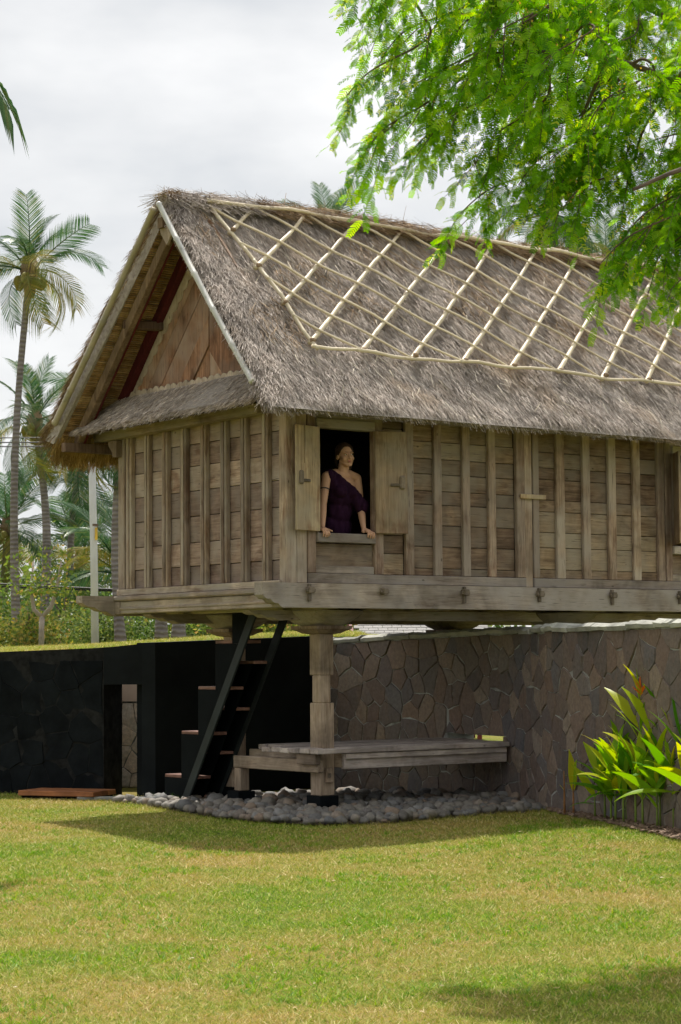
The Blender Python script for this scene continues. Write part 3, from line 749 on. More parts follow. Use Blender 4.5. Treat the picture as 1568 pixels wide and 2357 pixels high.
# remaining walls close the room
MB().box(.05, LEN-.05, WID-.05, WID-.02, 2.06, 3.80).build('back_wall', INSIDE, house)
MB().box(LEN-.05, LEN-.02, .087, WID-.087, 2.06, 3.80).build('far_gable_wall', WALLY, house)
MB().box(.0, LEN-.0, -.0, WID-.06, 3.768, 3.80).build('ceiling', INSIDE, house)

# --- gable triangle with chevron boards
GB, GC, GT = 4.09, 1.31, 5.62
gcore = MB(); gcore.prism([(.062, 2.80, 3.77), (.062, -.1, 3.77), (.062, 1.40, 5.64)], (.02, 0, 0)); gtri = gcore.build('gable_triangle', INSIDE, house)
for side in (1, -1):
    if side > 0: tri = [(GC, GB-.2), (2.93, GB-.2), (GC, GT+.05)]
    else: tri = [(GC, GB-.2), (GC, GT+.05), (-.28, GB-.2)]
    ex, ez = (2.93-GC, (GB-.2)-(GT+.05)) if side > 0 else (-.28-GC, (GB-.2)-(GT+.05))
    l = math.hypot(ex, ez); nx_, nz_ = (-ez/l, ex/l) if side > 0 else (ez/l, -ex/l)       # outward normal of the sloping edge
    d0 = nx_*GC + nz_*(GT+.05); w = 0.0
    while w < 1.6:
        ww = random.uniform(.17, .27); P = clip(clip(tri, nx_, nz_, d0-w-.002), -nx_, -nz_, -(d0-w-ww+.002)); w += ww
        if len(P) < 3: break
        dd = random.uniform(-.012, .010); MB().prism([(.036+dd, p[0], p[1]) for p in P], (.024, 0, 0)).build('board', GABLE, gtri)
# pale scalloped trims
def wavy(p, q, nrm, w, amp, n, a0, th, name):
    p, q, nrm = Vector(p), Vector(q), Vector(nrm); top = []; L_ = (q-p).length; m = n*6
    for i in range(m+1):
        t = i/m; top.append(p.lerp(q, t) + nrm*(w + amp*abs(math.sin(t*n*PI)) + .006*math.sin(t*n*2.6)))
    poly = [p, q] + top[::-1]
    vs = []; m2 = MB()
    pts0 = [p.lerp(q, i/m) for i in range(m+1)]
    for a in (a0, a0+th):
        for P_ in (pts0, top):
            vs += [(a, v.x, v.y) for v in P_]
    k = m+1; fs = []
    for i in range(m):
        fs += [(i, i+1, k+i+1, k+i), (2*k+i+1, 2*k+i, 3*k+i, 3*k+i+1), (k+i, k+i+1, 3*k+i+1, 3*k+i), (i+1, i, 2*k+i, 2*k+i+1)]
    m2.add(vs, fs); return m2.build(name, TRIM, gtri)
wavy((2.83, 4.06), (1.43, 5.47), (-.71, -.71), .085, .03, 15, .018, .017, 'scalloped_trim')
wavy((-.05, 4.06), (1.31, 5.47), (.71, -.71), .075, .03, 15, .018, .017, 'scalloped_trim')
wavy((2.82, 4.05), (-.02, 4.05), (0, 1), .075, .028, 26, .0, .016, 'scalloped_trim')

# ------------------------------------------------------------------ thatched roof
RC, RS = .6757, .7372; VR = 2.93
def FR(a, v, off, back=False):
    b = -.55+RC*v-RS*off; return (a, WID-b if back else b, 3.66+RS*v+RC*off)
def verge(v): return -.55+.20*(v/VR)
def verge2(v): return LEN+.55-.20*(v/VR)
rb = MB(); nv, na = 22, 60; ring = []
for i in range(nv+1): ring.append((VR*i/nv, -.035, False))
for i in range(nv, -1, -1): ring.append((VR*i/nv, .045, True))
for i in range(nv+1): ring.append((.07+(VR-.16)*i/nv, -.10, True))
for i in range(nv, -1, -1): ring.append((.07+(VR-.16)*i/nv, -.10, False))
m_ = len(ring)
for j in range(na+1):
    for (v, off, bk) in ring:
        a = verge(v)+(verge2(v)-verge(v))*j/na
        sag = .03*mnoise.noise((a*.8, v*.7, 1.0+bk)) + (.02*math.sin(a*1.1) if v > 2.5 else 0)
        rb.v.append(FR(a, v, off + (sag*.7 if off > -.1 else 0), bk))
for j in range(na):
    for k in range(m_): rb.f.append((j*m_+k, (j+1)*m_+k, (j+1)*m_+(k+1) % m_, j*m_+(k+1) % m_))
for i in range(2*nv+1):
    q = (i, i+1, m_-2-i, m_-1-i); rb.f.append(q); rb.f.append(tuple(na*m_+k for k in q[::-1]))
roof = rb.build('thatch_roof', THBASE, house)

DS = np.array((0, -RC, -RS)); NF = np.array((0, -RS, RC)); AX = np.array((1., 0, 0))
def fr_np(a, v, off, back=False):
    b = -.55+RC*v-RS*off; z = 3.66+RS*v+RC*off
    return np.stack([a, (WID-b) if back else b, z], 1)
def sagn(a, v):                                     # soft unevenness of the thatch surface
    return .012*np.sin(a*2.3+v*1.7)+.012*np.sin(a*5.1-v*3.3)+.008*np.sin(a*9+v*8)
def lay(n, a, v, off, mat, name, ln=(.06, .145), w=(.0035, .0075), lift=(-.002, .018), lat=.26, back=False, bias=0., parent=None, down=1.0):
    P = fr_np(a, v, off + sagn(a, v), back)
    S_ = np.array((1, -1, 1)) if back else np.array((1, 1, 1))
    D = DS*S_*down + AX*(rng.normal(0, lat, n)+bias)[:, None] + NF*S_*rng.normal(0, .06, n)[:, None]
    return strands(name, mat, P, D, np.broadcast_to(NF*S_, (n, 3)), rng.uniform(*ln, n), rng.uniform(*w, n), rng.uniform(*lift, n), parent or roof, kind='stuff')
n = 120000; v = rng.uniform(.13, VR, n); a = -.5+.15*v/VR + rng.random(n)*(LEN+1.0-.3*v/VR)
lay(n, a, v, rng.uniform(-.05, .0, n), THATCH, 'thatch_straw')
n = 9000; v = rng.uniform(.9, VR, n); a = rng.uniform(-.2, LEN, n)                      # warmer loose straw inside the lattice
keep = np.array([mnoise.noise((x*1.1, y*1.3, 2.0)) > .08 for x, y in zip(a, v)])
lay(int(keep.sum()), a[keep], v[keep], rng.uniform(-.03, .012, keep.sum()), THATCHW, 'thatch_straw', (.10, .26), lift=(0, .04), lat=.5)
n = 11000; v = rng.uniform(.09, VR, n); a = -.55+.2*v/VR + np.abs(rng.normal(0, .16, n)) - .02   # combed outwards along the verge
lay(n, a, v, rng.uniform(-.10, .01, n), THATCH, 'thatch_straw', (.08, .20), lift=(-.01, .05), lat=.35, bias=-.45)
n = 9000; a = rng.uniform(-.56, LEN+.4, n); v = rng.uniform(.05, .16, n)                  # ragged eave
lay(n, a, v, rng.uniform(-.09, .0, n), THATCH, 'thatch_straw', (.05, .10), lift=(-.02, .008))
n = 12000; v = rng.uniform(-.02, VR, n); a = -.55+.2*v/VR + rng.random(n)**2*1.2          # back slope along the near verge
lay(n, a, v, rng.uniform(.0, .15, n), THATCHW, 'thatch_straw', (.08, .18), lift=(.0, .05), lat=.25, bias=-.08, back=True)
n = 9000; v = rng.uniform(-.02, VR, n); a = -.56+.2*v/VR + rng.random(n)*.35
lay(n, a, v, rng.uniform(.0, .16, n), THATCH, 'thatch_straw', (.06, .16), lift=(.0, .03), lat=.25, back=True)
n = 9000; a = rng.uniform(-.56, LEN+.4, n); v = rng.uniform(-.05, .16, n)                  # golden underside fringe of the back eave
lay(n, a, v, rng.uniform(-.15, -.04, n), THATCHG, 'thatch_straw', (.08, .20), lift=(-.07, .0), back=True)
n = 5000; a = rng.uniform(-.50, 1.2, n); v = rng.uniform(-.04, .22, n)                     # golden underside at the left corner
lay(n, a, v, rng.uniform(-.16, -.09, n), THATCHG, 'thatch_straw', (.08, .20), lift=(-.06, .0), back=True)
# ridge roll: tangled warm straw
rp = MB(); pts = []; nr = 40
for i in range(nr+1):
    a = -.38+(LEN+.76)*i/nr; pts.append((a, WID/2+.05+.02*mnoise.noise((a, 0, 0)), 5.84+.05*math.sin(PI*min(1, max(0, (a+.4)/4)))+.02*mnoise.noise((a*1.4, 3, 0))))
ridge_roll = rp.tube(pts, [.07+.015*mnoise.noise((i*.7, 1, 2)) for i in range(nr+1)], 10).build('ridge_roll', THBASE, roof)
n = 17000; t = rng.random(n); a = -.40+(LEN+.8)*t; th = rng.uniform(-.30*PI, 1.18*PI, n); r = rng.uniform(.05, .10, n)
zc = np.interp(a, [p[0] for p in pts], [p[2] for p in pts])
NN = np.stack([np.zeros(n), np.cos(th), np.sin(th)], 1)
P = np.stack([a, WID/2+.05+np.cos(th)*r, zc+np.sin(th)*r], 1)
Dn = np.stack([rng.normal(0, 1.1, n), np.cos(th)*.9, -.75*np.abs(np.cos(th))+.08], 1)
g = a < .7
for mk, mat in ((g, THATCH), (~g, THATCHW)):
    strands('thatch_straw', mat, P[mk], Dn[mk], NN[mk], rng.uniform(.08, .20, mk.sum()), rng.uniform(.004, .008, mk.sum()), rng.uniform(-.01, .05, mk.sum()), roof, kind='stuff')
n = 900                                             # loose tufts sticking out of the ridge and the knot at the near end
a = np.concatenate([rng.normal(-.36, .05, 500)+.06, rng.normal(.72, .05, 60), rng.uniform(.5, 6, 340)]); zc = np.interp(a, [p[0] for p in pts], [p[2] for p in pts])
P = np.stack([a, WID/2+rng.normal(0, .05, n), zc+rng.uniform(-.02, .07, n)], 1)
D = rng.normal(0, 1, (n, 3)); D[:, 2] = np.abs(D[:, 2])*.55; D[:500, 0] -= .9
strands('thatch_straw', THATCHW, P, D, unit(rng.normal(0, 1, (n, 3))), np.where(np.arange(n) < 500, rng.uniform(.03, .07, n), rng.uniform(.06, .15, n)), .005, .0, roof, kind='stuff')
# pale single stalks lying on the slope
n = 260; a = rng.uniform(0, 6.5, n); v = rng.uniform(.15, 2.8, n)
lay(n, a, v, np.full(n, .035), straw_mat('stalk', [(0., (.55, .47, .34)), (1., (.72, .65, .52))]), 'loose_stalk', (.08, .22), (.006, .009), lat=.6)

# bamboo lattice: each pole a part of the roof
def pole(p, q, r0, r1, mat, bow=.0, off=.045, parent=roof):
    (a0, v0), (a1, v1) = p, q; ln = math.hypot(a1-a0, v1-v0); nn = max(3, int(ln/.22)); P_ = []; rad = []
    for i in range(nn+1):
        t = i/nn; wob = .012*mnoise.noise((a0*3.1+t*4, v0*2.7, 7)) ; px, pv = (v1-v0)/ln, -(a1-a0)/ln
        for dt, rr in ((-.014, 1.0), (0, 1.16), (.014, 1.0)):
            tt = t+dt/max(ln, .2)
            if not 0 <= tt <= 1 and dt != 0: continue
            tt = max(0, min(1, tt)); a = a0+(a1-a0)*tt+px*(wob+bow*math.sin(PI*tt)); v = v0+(v1-v0)*tt+pv*(wob+bow*math.sin(PI*tt))
            s_ = float(sagn(np.array([a]), np.array([v]))[0]); P_.append(FR(a, v, off+s_)); rad.append((r0+(r1-r0)*tt)*rr)
    return MB().tube(P_, rad, 7).build('bamboo_pole', mat, parent, smooth=True)
LASH = flat('fibre_lashing', (.27, .19, .12), .9, 30., .4)
V0, V1, AL = .79, 2.92, .2
def edge_a(v): return .10+.17*(1-(v-V0)/(V1-V0)) if v > V0 else .27
# border poles, laid in several lengths
for x0, x1 in ((.05, 1.45), (1.38, 3.0), (2.92, 4.6), (4.5, 6.2), (6.1, 7.3)):
    pole((x0, V1+random.uniform(-.015, .015)), (x1, V1+.0+random.uniform(-.02, .02)), .022, .017, BAMBOO, .012, .10)
for x0, x1 in ((.24, .80), (.74, 2.1), (2.0, 3.35), (3.25, 4.7), (4.6, 6.1), (6.0, 7.2)):
    pole((x0, V0+random.uniform(-.005, .005)), (x1, V0+random.uniform(-.005, .005)), .018, .014, BAMBOO, .003, .066)
pole((.09, 2.99), (.22, 1.95), .019, .019, BAMBOO, .01, .06); pole((.20, 2.05), (.285, V0-.03), .019, .019, BAMBOO, -.012, .06)
KT = 0.62; x = -1.66
while x < 7.0:                                      # thick poles leaning up to the right
    a0, v0, a1, v1 = x, V0+.02, x+2.24, V1-.02
    if a0 < .27:
        f_ = lambda v: a0+(v-v0)/(v1-v0)*(a1-a0)
        v_ = next((vv for vv in np.linspace(v0, v1, 300) if f_(vv) >= edge_a(vv)), None)
        if v_ is None: x += KT; continue
        a0, v0 = f_(v_), v_
    if a1 > 7.25: v1 = v0+(v1-v0)*(7.25-a0)/(a1-a0); a1 = 7.25
    if v1-v0 > .2:
        pole((a0, v0), (a1, v1), .024, .018, BAMBOO, random.uniform(-.015, .015), .045)
        for (aa, vv) in ((a0+.02, v0+.0), (a1-.02, v1)):      # fibre lashing where the pole meets the border
            p_ = Vector(FR(aa-.022, vv, .075)); q_ = Vector(FR(aa+.022, vv, .075)); MB().tube([p_, p_.lerp(q_, .5), q_], [.019, .0235, .019], 7).build('lashing', LASH, roof)
    x += KT
x = -2.45
while x < 7.0:                                      # thinner poles leaning down to the right
    a0, v0, a1, v1 = x, V1, x+2.62, V0
    if a0 < .09:
        f_ = lambda v: a1-(v-v1)/(v0-v1)*(a1-a0)
        v_ = next((vv for vv in np.linspace(v0, v1, 300) if f_(vv) >= edge_a(vv)), None)
        if v_ is None: x += .615; continue
        a0, v0 = f_(v_), v_
    if a1 > 7.25: v1 = v0+(v1-v0)*(7.25-a0)/(a1-a0); a1 = 7.25
    if v0-v1 > .15: pole((a0, v0), (a1, v1), .0135, .011, BAMBOO, random.uniform(-.02, .02), .072)
    x += .615

# verge poles with nodes
def cane(P, r0, r1, mat, name, parent, step=.33):
    p, q = Vector(P[0]), Vector(P[1]); ln = (q-p).length; pts_ = []; rad = []; k = int(ln/step); up = Vector((0, 0, 1))
    for i in range(k+1):
        for dt, rr in ((-.02, 1), (0, 1.22), (.02, 1)):
            t = min(1, max(0, (i*step+dt)/ln+.02)); pts_.append(p.lerp(q, t)+up*(-.03*math.sin(PI*t))); rad.append((r0+(r1-r0)*t)*rr)
    return MB().tube(pts_, rad, 9).build(name, mat, parent, smooth=True)
cane(((-.47, 1.46, 5.775), (-.60, 3.42, 3.60)), .030, .034, BAMBOOV, 'verge_pole', roof, .42)
cane(((-.49, 1.40, 5.80), (-.60, -.57, 3.60)), .026, .028, BAMBOOG, 'verge_pole', roof, .5)
# reed lining under the near overhang
rd = []
Vr = []; Fr = []; Rr = []
nrow = 112
for bk in (True, False):
    for i in range(nrow):
        v = .10+(VR-.24)*i/nrow; rr = random.random(); offs = -.105-.004*random.random(); r_ = .0105*random.uniform(.85, 1.15)
        for q in range(7):
            a = -.50+.13*(v/VR)+(.62)*q/6; wob = random.uniform(-.003, .003)
            for k in range(5):
                t = 2*PI*k/5; c_ = FR(a, v+r_*math.cos(t)+wob, offs+r_*math.sin(t), bk); Vr.append(c_); Rr.append(rr*.7+.3*random.random())
        b0 = len(Vr)-35
        for q in range(6):
            for k in range(5): Fr.append((b0+q*5+k, b0+q*5+(k+1) % 5, b0+(q+1)*5+(k+1) % 5, b0+(q+1)*5+k))
link('reed_lining', np_mesh('reed_lining', np.array(Vr), np.array(Fr), REED, np.array(Rr), True), roof, kind='stuff')
# rafters
for bk, sgn in ((1, 1), (0, -1)):
    mir = lambda b: b if bk else WID-b
    up_ = Vector((0, .737 if bk else -.737, .676))
    lb, lz = (3.22, 3.62) if bk else (2.95, 3.92)
    MB().beam((-.30, mir(1.50), 5.475), (-.34, mir(lb), lz-.02), .075, .10, up_, .008).build('rafter', RAFT, roof)
    MB().beam((-.255, mir(1.50), 5.455), (-.295, mir(lb-.05), lz+.01), .012, .085, up_).build('painted_edge', REDW, roof)
    MB().beam((-.015, mir(1.60), 5.40), (-.015, mir(2.98 if bk else 2.85), 3.90 if bk else 4.03), .07, .105, up_, .006).build('painted_rafter', REDW, roof)
    MB().beam((-.36, mir(2.25), 4.74), (.03, mir(2.13), 4.74), .075, .09, (0, 0, 1), .012).build('tie_block', RAFT, roof)
MB().prism([(-.40, 1.52, 5.66), (-.40, 1.30, 5.66), (-.40, 1.27, 5.50), (-.40, 1.375, 5.38), (-.40, 1.48, 5.50)], (.025, 0, 0)).build('pendant_board', TRIM, roof)
MB().beam((-.44, 1.43, 5.60), (LEN+.3, 1.43, 5.60), .09, .10).build('ridge_pole', RAFT, roof)

# pent roof below the gable
pr_ = MB(); nb_ = 30; prof = [(-.02, 4.095), (-.14, 4.0), (-.30, 3.86), (-.40, 3.775), (-.385, 3.755), (-.28, 3.80), (-.02, 4.0)]
for j in range(nb_+1):
    b = -.02+(3.46)*j/nb_
    for (a, z) in prof: pr_.v.append((a+.01*mnoise.noise((b*2, z, 0)), b+(.0 if z > 3.9 else .04*(j/nb_-.5)), z+.01*mnoise.noise((b*1.5, a, 4))))
k7 = len(prof)
for j in range(nb_):
    for q in range(k7): pr_.f.append((j*k7+q, (j+1)*k7+q, (j+1)*k7+(q+1) % k7, j*k7+(q+1) % k7))
pr_.f += [tuple(range(k7)), tuple(nb_*k7+q for q in range(k7-1, -1, -1))]
pent = pr_.build('pent_roof', THBASE, house)
n = 26000; u = rng.random(n); b = rng.uniform(-.06, 3.52, n); edge = rng.random(n) < .16; u = np.where(edge, rng.uniform(.86, 1.0, n), u)
P = np.stack([-.02-.37*u, b, 4.095-.325*u], 1); nrm = unit(np.array((-.70, 0, .71))[None, :]+np.zeros((n, 1))); P = P+nrm*rng.uniform(-.03, .012, n)[:, None]
D = np.array((-.715, 0, -.70))+np.array((0, 1., 0))*(rng.normal(.0, .22, n)+.18*(b > 2.6))[:, None]+nrm*rng.normal(0, .06, n)[:, None]
THPENT = straw_mat('thatch_pent', [(0., (.28, .215, .16)), (.25, (.48, .39, .31)), (.6, (.64, .54, .445)), (1., (.82, .73, .63))])
strands('thatch_straw', THPENT, P, D, nrm, rng.uniform(.04, .10, n), rng.uniform(.004, .008, n), rng.uniform(-.005, .02, n), pent, kind='stuff')

# ------------------------------------------------------------------ sitting platform between the stilts
plat = thing('sitting_platform', 'grey weathered plank platform between the stilts, against the stone wall', 'platform', HW(1.7, 1.0), HROT)
def toP(o): o.parent = plat; o.matrix_parent_inverse = Matrix.Translation((-1.7, -1.0, 0)); return o
_ws = [sw_at(q) for q in np.linspace(3, SWLEN, 200)]
_wp = np.array([(p.x, p.y) for p, n in _ws]); _wn = np.array([(n.x, n.y) for p, n in _ws])
def a_wall(b):                                      # where the stone wall cuts a plank at depth b
    for a in np.linspace(.8, 4, 320):
        p = HW(a, b); d = np.array((p.x, p.y))-_wp; i = int((d**2).sum(1).argmin())
        if d[i] @ _wn[i] < .045: return float(a)
    return 3.0
b0 = .425
while b0 < 1.85:
    w = random.uniform(.12, .17); ae = a_wall(b0+w/2)-.01; sx = (.625 if b0 < 1.3 else 1.0)+random.uniform(-.012, .012); dz = random.uniform(-.004, .004)
    segs = [(sx, ae)]
    if b0 < .80 and b0+w > .61: segs = [(sx, .80), (.98, ae)]      # notched round the post
    if b0 < 2.52 and b0+w > 2.30: segs = [(1.16, ae)]
    for s0, s1 in segs:
        if s1-s0 > .1: toP(MB().box(s0, s1, b0+.003, b0+w-.003, .575+dz, .622+dz, .006).build('plank', DECKX))
    b0 += w
af = a_wall(.50)-.015
toP(MB().box(.98, af, .47, .53, .425, .572, .006).build('apron', DECKX)); toP(MB().box(.98, af-.02, .445, .468, .52, .572, .005).build('apron_strip', DECKX))
toP(MB().box(.70, .775, .52, 1.92, .40, .52, .008).build('side_rail', DECKY)); toP(MB().box(.69, .80, 1.78, 1.89, .178, .398, .008).build('prop', POSTW)); toP(MB().box(.64, .84, 1.74, 1.94, -.05, .176, .006).build('plinth', BLACK)); toP(MB().box(.66, .72, .50, .80, .475, .575, .006).build('cleat', DECKY))
toP(MB().box(.98, 1.06, .50, 2.05, .44, .57, .006).build('bearer', DECKY))
toP(MB().box(.85, .93, .575, .612, .30, .44, .008).build('tenon', POSTW)); toP(MB().box(.86, .89, .555, .62, .35, .39, .004).build('peg', IRON))

# ------------------------------------------------------------------ black alternating stair
stair = thing('alternating_stair', 'steep black alternating stair with brown wooden treads going up under the house', 'stairs', HW(.78, 2.4), HROT)
def toS(o): o.parent = stair; o.matrix_parent_inverse = Matrix.Translation((-.78, -2.4, 0)); return o
def barb(z): return 2.63-(z/1.904)*(2.63-1.367)
for a in (.575, .955):
    m2 = MB(); m2.beam((a, barb(-.05), -.05), (a, barb(2.0), 2.0), .024, .105, (0, .83, .55), .004); toS(m2.build('stringer', BLACKL))
Z = [.302, .745, 1.195, 1.648]
def plate(a0, a1, bf, z0, z1):
    return toS(MB().prism([(a0, bf, z0), (a0, bf, z1), (a0, barb(z1)-.01, z1), (a0, barb(z0)-.01, z0)], (a1-a0, 0, 0)).build('side_plate', BLACK))
for k, z in enumerate(Z):
    bf = 3.005-.313*k; z0 = Z[k-1]-.033 if k else -.05
    toS(MB().box(.594, .775, barb(z)+.0, bf, z-.032, z, .004).build('tread', TREAD))
    plate(.584, .592, bf-.012, z0, z-.0335)
    toS(MB().box(.608, .772, bf-.035, bf-.018, z0+.035, z-.034, .002).build('riser', BLACK))
plate(.584, .592, 1.755, 1.615, 2.02); toS(MB().box(.608, .772, 1.72, 1.737, 1.65, 2.02, .002).build('riser', BLACK))
ZR = (.098, .545, .985, 1.445)
for k, z in enumerate(ZR):
    bf = 3.15-.313*k; z0 = ZR[k-1]-.030 if k else -.05
    toS(MB().box(.781, .942, barb(z)+.0, bf, z-.03, z, .004).build('tread', TREAD))
    plate(.7755, .7795, bf-.03, z0, z-.0315)
    toS(MB().box(.781, .938, bf-.06, bf-.045, z0+.032, z-.032, .002).build('riser', BLACK))
    plate(.940, .943, bf-.03, z0, z-.032)

# ------------------------------------------------------------------ river pebbles under the house
pb_line = [(-2.35, 21.6), (-2.0, 21.1), (-1.63, 20.25), (-1.16, 19.3), (-.75, 18.75), (-.26, 18.4), (.42, 18.5), (1.24, 19.25), (1.98, 19.85)]
pb_back = [(1.72, 20.75), (1.35, 21.4), (.9, 21.75), (.3, 21.9), (-.3, 21.8), (-.9, 21.6), (-1.6, 21.6)]
poly = pb_line+pb_back
def inside(x, y):
    c = False
    for i in range(len(poly)):
        (x0, y0), (x1, y1) = poly[i-1], poly[i]
        if (y0 > y) != (y1 > y) and x < (x1-x0)*(y-y0)/(y1-y0)+x0: c = not c
    return c
m2 = MB(); ctr = (-.1, 20.6, .05); m2.v = [ctr] + [(x, y, .012) for x, y in poly]; m2.f = [(0, 1+i, 1+(i+1) % len(poly)) for i in range(len(poly))]
pbed = m2.build('pebble_bed', SOIL, kind='structure')
def pebble_mesh(k, seg=(9, 6)):
    r = random.Random(k); s = MB().ball((0, 0, 0), 1, *seg); V = []
    for v in s.v:
        v = Vector(v); f_ = 1+.42*mnoise.noise(v*1.25+Vector((k*3.7, 0, 0))); V.append(v*f_)
    s.v = [tuple(v) for v in V]; return s
pmesh = [pebble_mesh(k).mesh('pebble', PEBBLE, True) for k in range(8)]
spots = []; tries = 0
while len(spots) < 1150 and tries < 90000:
    tries += 1; x, y = random.uniform(-2.4, 2.0), random.uniform(18.3, 22.9)
    if not inside(x, y): continue
    r = random.uniform(.026, .068)*(1.15 if y > 20 else 1)
    if any((x-q[0])**2+(y-q[1])**2 < ((r+q[2])*.70)**2 for q in spots): continue
    spots.append((x, y, r))
spots.sort(key=lambda q: q[1]); far = []
def bedz(x, y): return .012+.05*max(0, 1-math.hypot(x-.1, (y-20.8)*.8)/2.2)
for i, (x, y, r) in enumerate(spots):
    sc = (r*random.uniform(.95, 1.35), r*random.uniform(.8, 1.05), r*random.uniform(.55, .85)); rz = random.uniform(0, PI)
    pos = (x, y, bedz(x, y)+sc[2]*random.uniform(.45, .95))
    if i < 300:
        o = link('pebble', pmesh[i % 8], pbed); o.location = pos; o.scale = sc; o.rotation_euler = (random.uniform(-.25, .25), random.uniform(-.25, .25), rz)
    else: far.append((pos, sc, rz, i % 8))
V = []; F = []; Rn = []
for pos, sc, rz, k in far:
    s = pebble_mesh(k, (7, 5)); b_ = len(V); c_, s_ = math.cos(rz), math.sin(rz); q = random.random()
    for v in s.v:
        x, y, z = v[0]*sc[0], v[1]*sc[1], v[2]*sc[2]; V.append((pos[0]+x*c_-y*s_, pos[1]+x*s_+y*c_, pos[2]+z)); Rn.append(q)
    for f_ in s.f:
        F.append([b_+i for i in (f_ if len(f_) == 4 else (*f_, f_[2]))])
me = bpy.data.meshes.new('pebbles'); me.from_pydata(V, [], [tuple(dict.fromkeys(f_)) for f_ in F]); me.materials.append(PEBBLE)
at = me.attributes.new('rnd', 'FLOAT', 'POINT'); at.data.foreach_set('value', Rn); me.polygons.foreach_set('use_smooth', [True]*len(me.polygons))
link('pebbles', me, pbed, kind='stuff')
# ------------------------------------------------------------------ mulch bed
bl = [(1.93, 19.75), (1.99, 19.24), (2.10, 18.6), (2.27, 17.97), (2.61, 16.27), (3.0, 14.8), (3.3, 13.2)]; br = [(2.02, 19.5), (2.36, 18.4), (2.78, 17.05), (3.25, 15.3), (3.78, 13.0)]
pl = bl+br[::-1]; m2 = MB(); m2.v = [(x, y, gz(x, y)+.018) for x, y in pl]
nl = len(bl); m2.f = [tuple(range(len(pl)))[::-1]]
mulch = m2.build('mulch_bed', SOIL, kind='structure')
cm = []
for k in range(5):
    r = random.Random(k); cm.append(MB().obox((0, 0, 0), (.024*r.uniform(.7, 1.5), .011*r.uniform(.7, 1.5), .004), None, .003))
V = []; F = []; Rn = []
def left_of(y): return float(np.interp(y, [p[1] for p in bl[::-1]], [p[0] for p in bl[::-1]]))
def right_of(y): return float(np.interp(y, [p[1] for p in br[::-1]], [p[0] for p in br[::-1]]))
for i in range(1500):
    y = random.uniform(13.6, 19.7); x = random.uniform(left_of(y)-.03, max(left_of(y)+.05, right_of(y))); c_ = cm[i % 5]
    rot = Matrix.Rotation(random.uniform(0, 2*PI), 3, 'Z') @ Matrix.Rotation(random.gauss(0, .35), 3, 'X') @ Matrix.Rotation(random.gauss(0, .35), 3, 'Y'); b_ = len(V); q = random.random()
    for v in c_.v: w = rot @ Vector(v); V.append((x+w.x, y+w.y, gz(x, y)+.03+w.z+random.random()*.0)); Rn.append(q)
    F += [tuple(j+b_ for j in f_) for f_ in c_.f]
me = bpy.data.meshes.new('bark_chips'); me.from_pydata(V, [], F); me.materials.append(BARKCHIP)
at = me.attributes.new('rnd', 'FLOAT', 'POINT'); at.data.foreach_set('value', Rn); link('bark_chips', me, mulch, kind='stuff')

# ------------------------------------------------------------------ lawn grass: short blades
def blades(name, X, Y, Zf, h, w, mat, **tags):
    n = len(X); Z = np.array([Zf(x, y) for x, y in zip(X, Y)]); P = np.stack([X, Y, Z], 1)
    th = rng.uniform(0, 2*PI, n); S_ = np.stack([np.cos(th), np.sin(th), np.zeros(n)], 1)
    lean = rng.normal(0, .75, (n, 2)); T = P+np.stack([lean[:, 0]*h, lean[:, 1]*h, h*rng.uniform(.55, 1.0, n)], 1)
    V = np.stack([P-S_*w[:, None]/2, P+S_*w[:, None]/2, T], 1).reshape(-1, 3); F = np.arange(3*n).reshape(n, 3)
    return link(name, np_mesh(name, V, F, mat, np.repeat(rng.random(n), 3)), **tags)
def not_lawn(x, y):
    if inside(x, y): return True
    if 13 < y < 19.75 and x > left_of(y)-.02: return True
    return False
NB = 390000
yy = 6.8+(24.0-6.8)*rng.random(NB)**1.25; half = yy*.178+1.5; xx = rng.uniform(-1, 1, NB)*half
bt = ((xx+3.8)*bu.x+(yy-23.2)*bu.y); bd = (xx+3.8)*bn.x+(yy-23.2)*bn.y           # keep in front of the black wall
ok = np.ones(NB, bool); ok &= ~((bd > -.03) & (xx < -1.95)); ok &= ~((yy > 22.3) & (xx > -2.05)); ok &= xx < np.interp(yy, [p[1] for p in SW[:9]], [p[0] for p in SW[:9]])-.02; ok &= ~((xx > left_of(13.2)-.0) & (yy > 11.5))
idx = np.nonzero(ok)[0]; nz_ = idx[(yy[idx] > 12.9)]
bad = np.array([i for i in nz_ if not_lawn(xx[i], yy[i])], int); ok[bad] = False
xx, yy = xx[ok], yy[ok]; nb_ = len(xx)
tuft = np.array([mnoise.noise((x*2.2, y*2.2, 9.)) for x, y in zip(xx, yy)])
hh = rng.uniform(.012, .030, nb_)*(1+.9*np.clip(tuft, 0, 1)); ww = rng.uniform(.004, .0085, nb_)*(yy/12)**.5
blades('grass', xx, yy, gz, hh, ww, GRASS, kind='stuff')
# denser, longer tufts scattered through the lawn
nt_ = 5200; ty_ = 7.0+11.5*rng.random(nt_)**1.1; tx_ = rng.uniform(-1, 1, nt_)*(ty_*.178+.3)
kp = np.array([(not not_lawn(x, y)) and mnoise.noise((x*.9, y*.9, 4.)) > .0 for x, y in zip(tx_, ty_)]); tx_, ty_ = np.repeat(tx_[kp], 9), np.repeat(ty_[kp], 9); n = len(tx_)
tx_, ty_ = tx_+rng.normal(0, .016, n), ty_+rng.normal(0, .016, n)
blades('grass_tufts', tx_, ty_, gz, rng.uniform(.022, .046, n), rng.uniform(.005, .009, n)*(ty_/12)**.5, leaf_mat('tuft_green', [(0., (.06, .19, .014)), (.6, (.16, .33, .02)), (1., (.34, .44, .05))], .35), kind='stuff')
